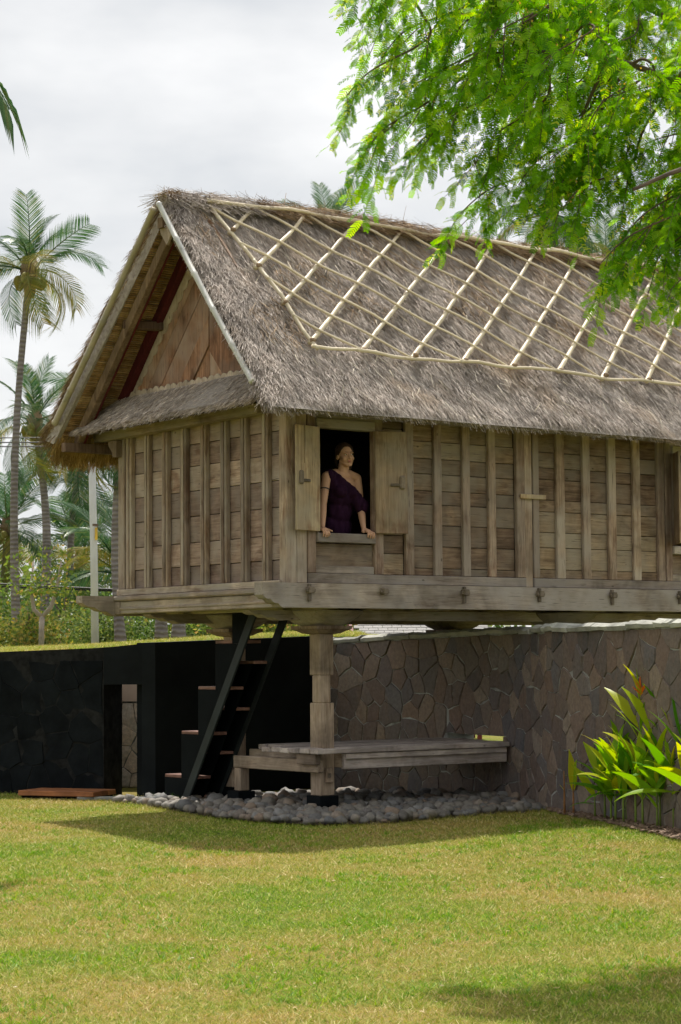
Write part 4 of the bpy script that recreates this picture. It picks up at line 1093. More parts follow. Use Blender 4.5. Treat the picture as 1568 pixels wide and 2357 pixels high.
# longer fringe along the pebbles, the wall foot and the mulch edge
fx, fy = [], []
edge = pb_line
for (x0, y0), (x1, y1) in list(zip(edge[:-1], edge[1:]))+list(zip(bl[:5], bl[1:6])):
    for q in range(int(math.hypot(x1-x0, y1-y0)*420)):
        t = random.random(); fx.append(x0+(x1-x0)*t+random.gauss(-.03, .05)); fy.append(y0+(y1-y0)*t+random.gauss(-.04, .05))
for q in range(1500): t = random.uniform(-2.4, 1.9); d_ = abs(random.gauss(0, .05)); p = bw(t, 0, d_+.02); fx.append(p[0]); fy.append(p[1])
fx, fy = np.array(fx), np.array(fy); n = len(fx)
blades('grass_fringe', fx, fy, gz, rng.uniform(.02, .055, n), rng.uniform(.004, .008, n), GRASS, kind='stuff')
# taller tufts at the stair foot
q = HW(.6, 2.85); n = 260; tx = rng.normal(q.x, .12, n); ty = rng.normal(q.y-.05, .06, n)
blades('grass_tuft', tx, ty, gz, rng.uniform(.05, .16, n), rng.uniform(.005, .009, n), leaf_mat('tuft_blade', [(0., (.05, .14, .02)), (1., (.12, .25, .03))], .35), kind='stuff')
# dry grass on the raised ground behind the wall
n = 60000; ux = rng.uniform(-6.6, .3, n); ud = rng.random(n)**2*13.0
yb = np.interp(ux, [b_[0] for b_ in base], [b_[1] for b_ in base]); ok = ~((ux > -3.05) & (ux < -1.4) & (ud < 1.6)); ux, uy, ud = ux[ok], (yb+ud)[ok], ud[ok]; n = len(ux)
blades('upper_grass', ux, uy, upper_z, rng.uniform(.02, .07, n), rng.uniform(.006, .012, n), GRASS, kind='stuff')
# fallen leaves on the lawn
m2 = MB(); lf = MB(); lf.add([(-.022, 0, 0), (0, -.008, .004), (.024, 0, .002), (0, .008, .004)], [(0, 1, 2, 3)]); lfm = lf.mesh('fallen_leaf', DRYLEAF)
V = []; F = []; Rn = []
for i in range(420):
    y = random.uniform(8, 18); x = random.uniform(-1, 1)*(y*.17)
    if not_lawn(x, y): continue
    s_ = random.uniform(.3, .7); rot = Matrix.Rotation(random.uniform(0, 2*PI), 3, 'Z') @ Matrix.Rotation(random.gauss(0, .3), 3, 'X'); b_ = len(V); q = random.random()
    for v in lf.v: w = rot @ (Vector(v)*s_); V.append((x+w.x, y+w.y, gz(x, y)+.022+w.z)); Rn.append(q)
    F.append((b_, b_+1, b_+2, b_+3))
link('fallen_leaves', np_mesh('fallen_leaves', np.array(V), np.array(F), DRYLEAF, np.array(Rn)), kind='stuff')

# ------------------------------------------------------------------ heliconia by the wall
def heli_leaf(L_, W_, droop, fold=.28, n=9):
    """blade along +x, bending down"""
    V = []; F = []; x = 0; z = 0; ang = 0
    for i in range(n+1):
        t = i/n; w = W_*math.sin(PI*min(1, t*.93+.035)**.8)*(1-.25*t); ang = -droop*t*t*1.4
        V += [(x, -w, z+fold*w), (x, 0, z), (x, w, z+fold*w)]
        x += L_/n*math.cos(ang); z += L_/n*math.sin(ang)
    for i in range(n):
        for k in range(2): F.append((i*3+k, (i+1)*3+k, (i+1)*3+k+1, i*3+k+1))
    return np_mesh('leaf', np.array(V), np.array(F), HELI, np.full(len(V), random.random()*.0), True)
hl = [heli_leaf(.42, .058, .3, .14), heli_leaf(.50, .062, .6, .14), heli_leaf(.36, .066, .8, .14), heli_leaf(.56, .062, .4, .14), heli_leaf(.30, .046, .2, .14)]
def heliconia(x, y, h, leaves, label, lean=(0, 0), flower=False, red=False, name='heliconia_plant'):
    p = thing(name, label, 'plant', (x, y, gz(x, y)+.015), 0, 'heliconia plants in the mulch bed')
    tipv = Vector((lean[0]*h, lean[1]*h, h)); pts_ = [Vector((lean[0]*h*t*t, lean[1]*h*t*t, h*t)) for t in (0, .3, .6, .85, 1)]
    MB().tube(pts_, [.011, .010, .008, .006, .004], 6).build('stem', STEMR if red else STEM, p, smooth=True)
    extra = [(t*.93, az+random.choice((-1, 1))*random.uniform(50, 130), min(82, el*random.uniform(.9, 1.3)+14), k+1, s_*random.uniform(.75, 1.0)) for (t, az, el, k, s_) in leaves+leaves] if len(leaves) > 3 else []
    for (t, az, el, k, s_) in leaves+extra:
        o = link('leaf', hl[k % 5], p); o.location = Vector((lean[0]*h*t*t, lean[1]*h*t*t, h*t))
        o.rotation_euler = Matrix.Rotation(R(az), 3, 'Z').to_euler(); o.rotation_euler = (Matrix.Rotation(R(az), 3, 'Z') @ Matrix.Rotation(-R(el), 3, 'Y') @ Matrix.Rotation(random.gauss(0, .35), 3, 'X')).to_euler(); o.scale = (s_, s_, s_)
    if flower:
        fm = MB(); b_ = tipv+Vector((-.02, -.05, .10)); MB().tube([tipv-Vector((0, 0, .1)), b_], [.005, .004], 5).build('flower_stalk', STEM, p)
        for k in range(7):
            az = k*2.4; el = .5+.12*k; d = Vector((math.cos(az)*math.cos(el), math.sin(az)*math.cos(el), math.sin(el))); w = Vector((-math.sin(az), math.cos(az), 0))*.012
            c0 = b_+Vector((0, 0, .008*k)); fm.add([c0-w*.5, c0+w*.5, c0+d*.075+w*1.5, c0+d*.13, c0+d*.075-w*1.5], [(0, 1, 2, 3, 4)])
        fm.build('flower', FLOWER, p)
    return p
heliconia(2.00, 18.95, .40, [(.55, 170, 55, 4, .25)], 'thin bare red heliconia shoot at the left end of the mulch bed', red=True)
heliconia(2.07, 18.85, .30, [(.75, 100, 82, 4, 1.25), (.8, 60, 80, 4, .9)], 'single upright leaf shoot, second from the left end of the mulch bed', red=True)
heliconia(2.22, 18.5, .20, [(.6, 175, 8, 2, .7), (.95, 160, 58, 0, .85), (.9, 20, 50, 4, .8)], 'small heliconia with one leaf drooping left over the grass edge')
heliconia(2.27, 18.2, .40, [(.6, 190, 20, 0, .8), (.8, 150, 45, 1, .75), (.95, 100, 65, 0, .9), (.9, 20, 40, 2, .9)], 'low yellow green heliconia at the left edge of the clump')
heliconia(2.33, 17.95, .48, [(.5, 200, 5, 2, .9), (.62, 170, 22, 3, .8), (.8, 140, 50, 0, 1.0), (.95, 80, 70, 4, 1.1), (.85, 0, 35, 2, .9), (.7, 330, 15, 0, .8)], 'bushy yellow green heliconia in the front of the clump')
heliconia(2.44, 18.05, .62, [(.5, 180, 25, 1, .8), (.7, 160, 48, 3, .9), (.9, 110, 62, 0, .9), (.95, 40, 60, 1, .8), (.75, 350, 25, 2, .9)], 'heliconia with a pale leaf tip and brown spent bloom behind the bushy one', lean=(-.05, 0))
heliconia(2.46, 17.65, .46, [(.6, 205, 10, 0, .8), (.75, 150, 35, 2, .9), (.9, 60, 60, 0, .9), (.6, 340, 5, 1, .8), (.85, 300, 25, 2, .8)], 'short heliconia with broad yellow leaves near the middle of the clump')
heliconia(2.56, 17.75, .98, [(.50, 165, 50, 1, .95), (.62, 150, 62, 3, .9), (.70, 20, 40, 0, .9), (.8, 130, 45, 3, 1.1), (.9, 70, 74, 3, .95), (.95, 100, 80, 0, 1.2), (.6, 330, 30, 2, 1.0)], 'tall heliconia with long leaves and one orange flower', flower=True, lean=(.0, 0))
heliconia(2.66, 17.5, .90, [(.45, 190, 15, 2, .9), (.6, 170, 55, 3, 1.0), (.75, 140, 58, 3, 1.15), (.9, 60, 70, 0, 1.1), (.8, 350, 50, 1, 1.0), (.95, 100, 78, 3, 1.0)], 'tall dark green heliconia right of the flowering one', lean=(.02, 0))
heliconia(2.58, 17.25, .34, [(.8, 150, 35, 1, .85), (.95, 40, 45, 0, .9), (.5, 200, 55, 4, .6)], 'small two leafed heliconia sprouting in front of the tall ones')
heliconia(2.70, 17.15, .62, [(.5, 180, 4, 1, 1.0), (.65, 160, 30, 0, .9), (.8, 90, 65, 3, .9), (.9, 30, 60, 1, .9), (.7, 340, 30, 2, 1.0)], 'heliconia with a yellow leaf held out level to the left')
heliconia(2.80, 16.95, .85, [(.5, 190, 30, 2, 1.0), (.65, 150, 60, 3, 1.0), (.8, 120, 70, 3, 1.0), (.9, 60, 75, 0, 1.2), (.75, 10, 40, 1, 1.0)], 'tall heliconia cut by the right edge of the picture')
for hx, hy, hh_, lab in ((2.30, 18.02, .34, 'leafy heliconia shoot at the left foot of the clump, leaves held upright'), (2.38, 17.82, .40, 'upright light green heliconia just left of the clump middle'), (2.50, 17.52, .44, 'upright yellow green heliconia in the middle front of the clump'), (2.62, 17.36, .50, 'upright heliconia before the tall dark green one'), (2.76, 17.22, .66, 'upright heliconia between the tall ones near the right edge')):
    heliconia(hx, hy, hh_, [(.55, random.uniform(140, 220), 50, 0, .9), (.7, random.uniform(60, 140), 62, 1, .85), (.85, random.uniform(0, 90), 68, 3, .8), (.95, random.uniform(90, 200), 76, 0, .95)], lab)
heliconia(2.86, 16.6, .60, [(.5, 180, 35, 3, 1.0), (.7, 130, 60, 3, .9), (.9, 80, 70, 1, .9), (.8, 20, 40, 2, .9)], 'heliconia at the far right front of the mulch bed')

# ------------------------------------------------------------------ the woman at the window (house frame a,b,z; she faces -b)
person = thing('person', 'woman in a dark plum one shoulder dress leaning on the window sill', 'person', HW(.76, .3, 2.06), HROT)
def toH(o): o.parent = person; o.matrix_parent_inverse = Matrix.Translation((-.76, -.3, -2.06)); return o
def limb(mb, pts, rad, n=12):
    for i in range(len(pts)-1):
        mb.tube([pts[i], pts[i+1]], [rad[i], rad[i+1]], n)
    for p, r in zip(pts, rad): mb.ball(p, r*1.0, 12, 8)
def remesh(mb, name, mat, vox=.005, smooth=4):
    me = mb.mesh(name+'_src', mat); o = bpy.data.objects.new(name+'_tmp', me); col.objects.link(o)
    m = o.modifiers.new('r', 'REMESH'); m.mode = 'VOXEL'; m.voxel_size = vox
    m = o.modifiers.new('s', 'SMOOTH'); m.factor = .5; m.iterations = smooth
    dg = bpy.context.evaluated_depsgraph_get(); ev = o.evaluated_get(dg); out_ = bpy.data.meshes.new_from_object(ev)
    bpy.data.objects.remove(o); bpy.data.meshes.remove(me); out_.name = name
    out_.materials.clear(); out_.materials.append(mat); out_.polygons.foreach_set('use_smooth', [True]*len(out_.polygons)); return out_
HC = Vector((.757, .125, 3.338)); HT = Matrix.Rotation(R(-15), 3, 'Z') @ Matrix.Rotation(R(-3), 3, 'Y')
def hp(x, y, z): return HC + HT @ Vector((x, y, z))
bd_ = MB()
bd_.ball(hp(0, .018, .030), (.072, .090, .082), 20, 14, HT); bd_.ball(hp(0, -.022, -.030), (.060, .066, .082), 20, 14, HT)
bd_.ball(hp(0, -.066, -.094), (.024, .020, .018), 12, 8)
for sx in (-1, 1):
    limb(bd_, [hp(sx*.050, -.005, -.056), hp(sx*.018, -.064, -.094)], [.019, .016])
    bd_.ball(hp(sx*.040, -.062, -.036), (.020, .018, .020), 10, 8); bd_.ball(hp(sx*.071, .020, -.012), (.010, .020, .031), 10, 8)
    bd_.ball(hp(sx*.032, -.078, .016), (.022, .010, .008), 10, 6)
limb(bd_, [hp(0, -.083, .004), hp(0, -.102, -.034)], [.008, .0125]); bd_.ball(hp(.011, -.094, -.039), .008); bd_.ball(hp(-.011, -.094, -.039), .008)
bd_.ball(hp(0, -.084, -.064), (.019, .009, .011), 10, 6)
limb(bd_, [hp(0, .028, -.055), Vector((.755, .165, 3.185))], [.047, .055])
torso = [((.755, .175, 3.155), (.105, .062, .05)), ((.755, .185, 3.06), (.150, .092, .105)), ((.757, .195, 2.96), (.138, .092, .10)), ((.76, .225, 2.83), (.120, .085, .12)), ((.762, .27, 2.68), (.145, .10, .13)), ((.764, .31, 2.52), (.165, .12, .14))]
for c_, r_ in torso: bd_.ball(c_, r_, 20, 12)
bd_.ball((.690, .115, 3.00), (.058, .050, .055), 14, 10); bd_.ball((.822, .115, 3.00), (.058, .050, .055), 14, 10)
SR, SL = Vector((.578, .185, 3.135)), Vector((.934, .190, 3.135))
limb(bd_, [Vector((.68, .18, 3.17)), SR], [.042, .046]); limb(bd_, [Vector((.83, .18, 3.17)), SL], [.042, .046])
ER, WR = Vector((.502, .135, 2.875)), Vector((.410, .022, 2.650)); EL, WL = Vector((.940, .135, 2.835)), Vector((.880, .018, 2.650))
limb(bd_, [SR, SR.lerp(ER, .35), ER], [.046, .042, .034]); limb(bd_, [ER, ER.lerp(WR, .3), WR], [.034, .035, .022])
limb(bd_, [SL, SL.lerp(EL, .35), EL], [.046, .042, .034]); limb(bd_, [EL, EL.lerp(WL, .3), WL], [.034, .035, .022])
def hand(W, dirx, fingers_down, mir):
    # palm lies on the sill, fingers curl over its front edge
    kn = W + Vector((dirx, -.060, -.032)); bd_.ball(W.lerp(kn, .55), (.036, .042, .017), 12, 8); limb(bd_, [W, W.lerp(kn, .6)], [.021, .020])
    for k in range(4):
        o_ = (k-1.5)*.0185; ln = (.92, 1.0, .95, .78)[k if mir else 3-k]
        k0 = kn+Vector((o_, -.002, .002)); k1 = k0+Vector((o_*.15, -.030*ln, -.010)); k2 = k1+Vector((o_*.1, -.006, -.030*ln)); k3 = k2+Vector((0, .006, -.020*ln))
        limb(bd_, [W.lerp(k0, .4), k0, k1, k2, k3], [.010, .0098, .0090, .0082, .0070], 8)
    s_ = 1 if mir else -1
    t0 = W+Vector((s_*.022, -.018, -.012)); t1 = t0+Vector((s_*.026, -.026, -.014)); t2 = t1+Vector((s_*.006, -.028, -.008))
    limb(bd_, [t0, t1, t2], [.013, .0105, .0085], 8)
hand(WR, -.022, True, True); hand(WL, .018, True, False)
for sx in (.69, .84): limb(bd_, [Vector((sx, .32, 2.46)), Vector((sx-.01, .17, 2.15))], [.085, .06]); limb(bd_, [Vector((sx-.01, .19, 2.125)), Vector((sx, .55, 2.115))], [.055, .045])
body = toH(link('body', remesh(bd_, 'body', SKIN, .0042, 3)))
for sx in (-1, 1):
    toH(MB().ball(hp(sx*.030, -.0835, -.003), (.0125, .005, .0062), 10, 6).build('eye', EYEW, None, True)).parent = body
    toH(MB().ball(hp(sx*.030+.003, -.0875, -.003), (.0058, .003, .0058), 8, 6).build('iris', EYEM, None, True)).parent = body
    toH(MB().tube([hp(sx*.046, -.076, .0185), hp(sx*.030, -.0865, .0225), hp(sx*.014, -.088, .0195)], [.0012, .002, .0016], 6).build('eyebrow', HAIR, None, True)).parent = body
toH(MB().ball(hp(0, -.0905, -.0615), (.021, .006, .0042), 10, 6).build('lip', LIP, None, True)).parent = body
toH(MB().ball(hp(0, -.0905, -.0690), (.018, .006, .0048), 10, 6).build('lip', LIP, None, True)).parent = body
m2 = MB(); ps_ = SR.lerp(ER, .47); ax_ = (ER-SR).normalized(); u_ = ax_.cross(Vector((0, 0, 1))).normalized(); w_ = ax_.cross(u_)
m2.tube([ps_-ax_*.007, ps_+ax_*.007], [.0425, .0420], 18, False); toH(m2.build('armband_tattoo', TATTOO, None, True)).parent = body
# hair: cap drawn back, chin length
hm = MB(); hm.ball(hp(0, .030, .038), (.084, .098, .088), 24, 16, HT)
hm.ball(hp(0, .062, -.01), (.078, .062, .085), 18, 12, HT); hm.ball(hp(0, .058, -.070), (.078, .054, .066), 16, 10, HT)
for sx in (-1, 1): limb(hm, [hp(sx*.066, .035, .02), hp(sx*.068, .045, -.05), hp(sx*.058, .050, -.115)], [.024, .024, .016])
hmesh = remesh(hm, 'hair', HAIR, .0055, 3); bm = bmesh.new(); bm.from_mesh(hmesh); iHT = HT.inverted(); dead = []
for v in bm.verts:
    q = iHT @ (v.co-HC)
    if q.z < float(np.interp(q.y, [-.1, -.065, -.035, -.005, .012, .030, .040], [.052, .046, .026, .0, -.015, -.03, -.2]))+(.034*max(0, 1-((q.x+.012)/.050)**2) if q.y < -.02 else 0): dead.append(v)
bmesh.ops.delete(bm, geom=dead, context='VERTS'); bm.to_mesh(hmesh); bm.free()
hr = toH(link('hair', hmesh)); sm = hr.modifiers.new('t', 'SOLIDIFY'); sm.thickness = .003
# dress: bodice cut by a slanting neckline, loose sleeve over the left upper arm
dm = MB()
for c_, r_ in torso: dm.ball(c_, tuple(x+.010 for x in r_), 20, 12)
dm.ball((.690, .112, 3.00), (.066, .058, .063), 14, 10); dm.ball((.822, .112, 3.00), (.066, .058, .063), 14, 10)
limb(dm, [Vector((.67, .18, 3.165)), Vector((.600, .183, 3.145))], [.054, .056])
dm.ball((.762, .30, 2.40), (.20, .19, .20), 20, 12); dm.ball((.762, .33, 2.22), (.24, .26, .12), 20, 12)
limb(dm, [Vector((.90, .18, 3.00)), Vector((.955, .155, 2.95)), Vector((.950, .14, 2.865))], [.075, .066, .072])
limb(dm, [Vector((.86, .13, 2.98)), Vector((.885, .115, 2.90)), Vector((.90, .12, 2.86))], [.06, .058, .05])
dmesh = remesh(dm, 'dress', DRESS, .006, 16); bm = bmesh.new(); bm.from_mesh(dmesh)
pn = Vector((.235, -.05, .30)).normalized(); p0 = Vector((.640, .10, 3.185))
bmesh.ops.bisect_plane(bm, geom=bm.verts[:]+bm.edges[:]+bm.faces[:], plane_co=p0, plane_no=pn, clear_outer=True)
bmesh.ops.bisect_plane(bm, geom=bm.verts[:]+bm.edges[:]+bm.faces[:], plane_co=(.567, .18, 3.1), plane_no=(-1, 0, .12), clear_outer=True)
for v in bm.verts:                                  # soft folds
    v.co += Vector((0, -1, 0))*(.006*math.sin(v.co.x*75+v.co.z*22)+.003*math.sin(v.co.x*130-v.co.z*18))
bm.to_mesh(dmesh); bm.free(); toH(link('dress', dmesh)).modifiers.new('t', 'SOLIDIFY').thickness = .003

# ------------------------------------------------------------------ palms
def frond_mesh(droop, seed, mat, nl=44, width=.013, hang=.55):
    r = random.Random(seed); V = []; F = []; A = []; pts_ = []; x = z = 0.0; m = 26
    for i in range(m+1):
        t = i/m; pts_.append(Vector((x, 0, z))); an = .35-droop*(t**1.5)*1.5; x += math.cos(an)/m; z += math.sin(an)/m
    def at_(t):
        f_ = t*m; i = min(m-1, int(f_)); return pts_[i].lerp(pts_[i+1], f_-i), (pts_[i+1]-pts_[i]).normalized()
    tb = MB().tube(pts_, [.012*(1-.85*i/m) for i in range(m+1)], 4, False); V += tb.v; F += tb.f; A += [.9]*len(tb.v)
    for sd in (-1, 1):
        for k in range(nl):
            t = .16+.84*(k+r.random()*.6)/nl; p, d = at_(min(t, .995)); ln = (.30*math.sin(PI*min(1, .12+.80*t))**.7+.05)*r.uniform(.85, 1.1)
            side = Vector((0, sd, 0)); upv = d.cross(side)*sd
            if upv.z < 0: upv = -upv
            o_ = (d*.75+side*.75+upv*.12).normalized(); g_ = Vector((0, 0, -1)); w = width*r.uniform(.8, 1.2)
            p1 = p+o_*ln*.5+g_*ln*hang*.12; p2 = p1+o_*ln*.42+g_*ln*hang*.55; wd = d*w
            b_ = len(V); V += [tuple(p-wd*.4), tuple(p+wd*.4), tuple(p1+wd*.6), tuple(p1-wd*.6), tuple(p2)]
            F += [(b_, b_+1, b_+2, b_+3), (b_+3, b_+2, b_+4)]; A += [r.random()*.8]*5
    me = bpy.data.meshes.new('frond'); me.from_pydata([tuple(v) for v in V], [], F); me.materials.append(mat)
    at = me.attributes.new('rnd', 'FLOAT', 'POINT'); at.data.foreach_set('value', A); return me
FR_UP = [frond_mesh(.45, 1, PALM, hang=.25), frond_mesh(.7, 2, PALM, hang=.35)]
FR_MID = [frond_mesh(1.0, 3, PALM), frond_mesh(1.25, 4, PALM), frond_mesh(1.1, 5, PALMY)]
FR_LOW = [frond_mesh(1.5, 6, PALM, hang=.8), frond_mesh(1.4, 7, PALM, hang=.7), frond_mesh(1.6, 8, PALMY, hang=.8)]
def palm(base_, top, nf, L_, seed, label, r0=.16, r1=.10, lo=-45, hi=82, group='coconut palms behind the garden', wind=0.0, nuts=True, azs=None):
    r = random.Random(seed); base_, top = Vector(base_), Vector(top)
    p = thing('palm_tree', label, 'palm', base_, 0, group); d = top-base_; sw = r.uniform(-.25, .25)
    pts_ = [d*t+Vector((sw*math.sin(PI*t), 0, 0)) for t in np.linspace(-.03, 1, 14)]; h = d.length
    if r1 > 0: MB().tube(pts_, [(r0+(r1-r0)*min(1, t*1.4))*(1+.35*math.exp(-t*14)) for t in np.linspace(0, 1, 14)], 10).build('trunk', PTRUNK, p, smooth=True)
    for k in range(nf):
        u = (k+.5)/nf; el = hi+(lo-hi)*u+r.uniform(-8, 8); az = k*137.5+r.uniform(-25, 25) if not azs else azs[k % len(azs)]+r.uniform(-8, 8)
        me = r.choice(FR_UP) if u < .35 else (r.choice(FR_MID) if u < .75 else r.choice(FR_LOW))
        o = link('frond', me, p); o.location = d+Vector((0, 0, .05))
        o.rotation_euler = (Matrix.Rotation(R(az), 3, 'Z') @ Matrix.Rotation(-R(el-15), 3, 'Y') @ Matrix.Rotation(r.gauss(0, .35), 3, 'X')).to_euler()
        s_ = L_*r.uniform(.85, 1.12)*(.75+.5*min(u*2, .5)); o.scale = (s_, s_, s_)
    if nuts:
        nm = MB(); 
        for k in range(7): a_ = k*.9; nm.ball(d+Vector((math.cos(a_)*.26, math.sin(a_)*.26, -.22+.05*(k % 3))), (.10, .10, .13), 8, 6)
        nm.build('coconuts', leaf_mat('coconut_%d' % seed, [(0., (.22, .20, .05)), (1., (.34, .22, .07))], .0), p, smooth=True)
        MB().lathe([(.10, -.5), (.16, -.2), (.22, .1), (.10, .45)], 9, d).build('crown_shaft', DEADF, p)
    return p
palm((-6.83, 44, 1.75), (-6.59, 44, 9.7), 17, 1.8, 1, 'tallest coconut palm, long bare leaning trunk at the left of the house', .098, .07, lo=-25, hi=84)
palm((-7.5, 52, 1.87), (-7.65, 52, 7.4), 17, 2.0, 2, 'coconut palm with its crown just left of the lowest roof corner', .14, .09)
palm((-7.26, 56, 1.90), (-7.03, 56, 6.9), 17, 2.2, 3, 'coconut palm whose crown hangs behind the left eave', .13, .08)
palm((-4.23, 40, 1.80), (-4.15, 40, 6.1), 18, 1.7, 4, 'coconut palm with straight trunk beside the left wall corner, crown hidden by the roof', .10, .08)
palm((-9.1, 55, 1.96), (-8.80, 55, 4.9), 20, 2.2, 5, 'low coconut palm cut by the left edge of the picture', .15, .11)
palm((-5.05, 48, 1.97), (-5.10, 48, 3.4), 18, 2.2, 6, 'young bright green palm with upright fronds behind the concrete pole', .14, .10, lo=5, hi=86, nuts=False)
palm((-7.6, 60, 1.99), (-7.5, 60, 4.3), 20, 2.7, 7, 'broad young palm between the slender trunks behind the shrubs', .16, .12, lo=-25)
palm((-3.88, 45, 1.93), (-3.5, 45, 5.3), 14, 1.5, 8, 'palm trunk left of the two seen under the house floor', .13, .10)
palm((-3.28, 42, 1.90), (-3.1, 42, 5.0), 14, 1.5, 9, 'right hand palm trunk seen under the house floor', .13, .10)
palm((6.7, 60, 1.5), (6.22, 60, 14.3), 24, 2.3, 10, 'coconut palm above the roof ridge half hidden by the tree', .2, .14)
palm((-.41, 75, 2.0), (-.42, 75, 16.7), 16, 2.4, 11, 'palm crown just peeking over the middle of the roof ridge', .2, .14, lo=0)
palm((8.6, 64, 1.5), (8.3, 64, 13.6), 16, 2.2, 12, 'coconut palm behind the tree at the right, near the ridge end', .2, .14)
palm((-4.25, 16.7, 0), (-4.42, 16.9, 6.75), 20, 2.3, 13, 'near palm standing outside the left edge with one frond hanging in', .14, .11, lo=-30, nuts=False, group='near palm', azs=[110, 150, 190, 230, 265, 90])
np_ = bpy.data.objects['palm_tree.012']; NF1 = frond_mesh(1.0, 31, PALM, 24, .03, .95); o = link('frond', NF1, np_); o.location = (-.17, .2, 6.55); o.rotation_euler = (R(10), R(6), R(-3)); o.scale = (2.0, 2.0, 2.0)
o = link('frond', NF1, np_); o.location = (-.17, .2, 6.35); o.rotation_euler = (R(-12), R(16), R(14)); o.scale = (1.8, 1.8, 1.8)

# ------------------------------------------------------------------ shrubs and thicket beyond the wall
def leaf_blob(n, rx, ry, rz, size, seed, mat, clumps=14):
    r = np.random.default_rng(seed); c = unit(r.normal(0, 1, (clumps, 3)))*r.uniform(.25, .95, (clumps, 1)); c[:, 2] = np.abs(c[:, 2])*1.0
    k = r.integers(0, clumps, n); P = (c[k]+r.normal(0, .22, (n, 3)))*np.array((rx, ry, rz)); P[:, 2] = np.maximum(P[:, 2], .02)
    d = unit(r.normal(0, 1, (n, 3))+np.array((0, 0, -.3))); s_ = unit(np.cross(d, r.normal(0, 1, (n, 3)))); ln = size*r.uniform(.6, 1.3, (n, 1)); w = ln*.24
    V = np.stack([P, P+d*ln*.5+s_*w, P+d*ln, P+d*ln*.5-s_*w], 1).reshape(-1, 3)
    return np_mesh('foliage', V, np.arange(4*n).reshape(n, 4), mat, np.repeat((r.random(n)*.6+.4*r.random(clumps)[k]), 4))
BL = [leaf_blob(3600, 1.1, 1.0, 1.0, .10, 1, SHRUB, 22), leaf_blob(3800, 1.0, 1.0, 1.2, .09, 2, SHRUBD, 22), leaf_blob(2400, .9, .9, 1.1, .11, 3, SHRUB, 14), leaf_blob(3400, 1.2, 1.0, .8, .08, 4, SHRUBD, 26)]
SB = [(-6.9, 41, 1.3, 0, 'yellowing shrub between the two leftmost trunks'), (-5.9, 40, 1.0, 2, 'loose yellow leaved shrub left of the concrete pole'), (-4.9, 42, 1.1, 1, 'dark green bush right behind the concrete pole'),
      (-7.8, 46, 1.6, 1, 'dark bush at the left edge behind the palm trunk'), (-6.3, 47, 1.7, 0, 'tall mixed green shrub behind the forked tree'), (-5.3, 50, 1.9, 3, 'wide dark thicket bush below the young palm'),
      (-8.6, 52, 1.9, 0, 'high shrub at the far left below the palm crown'), (-7.0, 55, 2.1, 1, 'large dark bush deep between the trunks'), (-4.0, 52, 1.6, 2, 'yellow green shrub seen under the house floor at left'),
      (-3.0, 48, 1.5, 3, 'dark low bush seen under the house floor'), (-1.6, 46, 1.5, 0, 'sunlit shrub behind the stair top'), (-.2, 52, 1.7, 2, 'pale shrub left of the little grey roof'), (1.2, 56, 1.8, 1, 'dark shrub behind the little grey roof'), (-2.3, 56, 1.9, 1, 'dark bush in the middle below the floor beam')]
for x, y, s_, k, lab in SB:
    p = thing('shrub', lab, 'shrub', (x, y, upper_z(min(x, .5), y)-.05), random.uniform(0, 6), 'shrubs beyond the wall')
    s_ *= .82; o = link('foliage', BL[k], p); o.scale = (s_, s_, s_*random.uniform(.8, 1.05))
    MB().tube([(0, 0, -.1), (.05, 0, .4*s_), (.02, .1, .9*s_)], [.05, .04, .02], 6).build('stem', BARK, p)
    MB().tube([(0, 0, .2), (-.25*s_, .1, .6*s_), (-.4*s_, 0, .9*s_)], [.03, .025, .012], 5).build('stem', BARK, p)
ft = thing('forked_tree', 'small pale forked tree with sparse yellow leaves behind the black wall', 'tree', (-5.46, 38, 1.78), 0)
tr = MB(); tr.tube([(0, 0, -.1), (.0, 0, .25), (.01, 0, .5)], [.055, .05, .05], 8); tr.tube([(.01, 0, .48), (-.14, 0, .62), (-.19, 0, .95), (-.16, .05, 1.5)], [.045, .04, .03, .015], 7); tr.tube([(.01, 0, .48), (.17, 0, .66), (.26, .05, .95), (.36, 0, 1.5)], [.045, .04, .03, .015], 7)
tr.build('trunk', flat('pale_bark', (.34, .29, .25), .9), ft, smooth=True)
o = link('crown', leaf_blob(700, .75, .6, 1.0, .09, 8, SHRUB, 12), ft); o.location = (.1, 0, .9)
far_th = leaf_blob(26000, 1, 1, 1, .5, 9, SHRUBD, 10); V = np.empty(len(far_th.vertices)*3, np.float32); far_th.vertices.foreach_get('co', V)
n = 15000; P = np.stack([rng.uniform(-30, 30, n), rng.uniform(66, 74, n), 1.5+rng.random(n)**1.5*3.6*(.6+.4*np.abs(np.sin(np.arange(n))))], 1); d = unit(rng.normal(0, 1, (n, 3))); s_ = unit(np.cross(d, rng.normal(0, 1, (n, 3)))); ln = rng.uniform(.2, .5, (n, 1))
link('far_thicket', np_mesh('far_thicket', np.stack([P, P+d*ln*.5+s_*ln*.25, P+d*ln, P+d*ln*.5-s_*ln*.25], 1).reshape(-1, 3), np.arange(4*n).reshape(n, 4), SHRUBD, np.repeat(rng.random(n), 4)), kind='stuff')
bpy.data.meshes.remove(far_th)
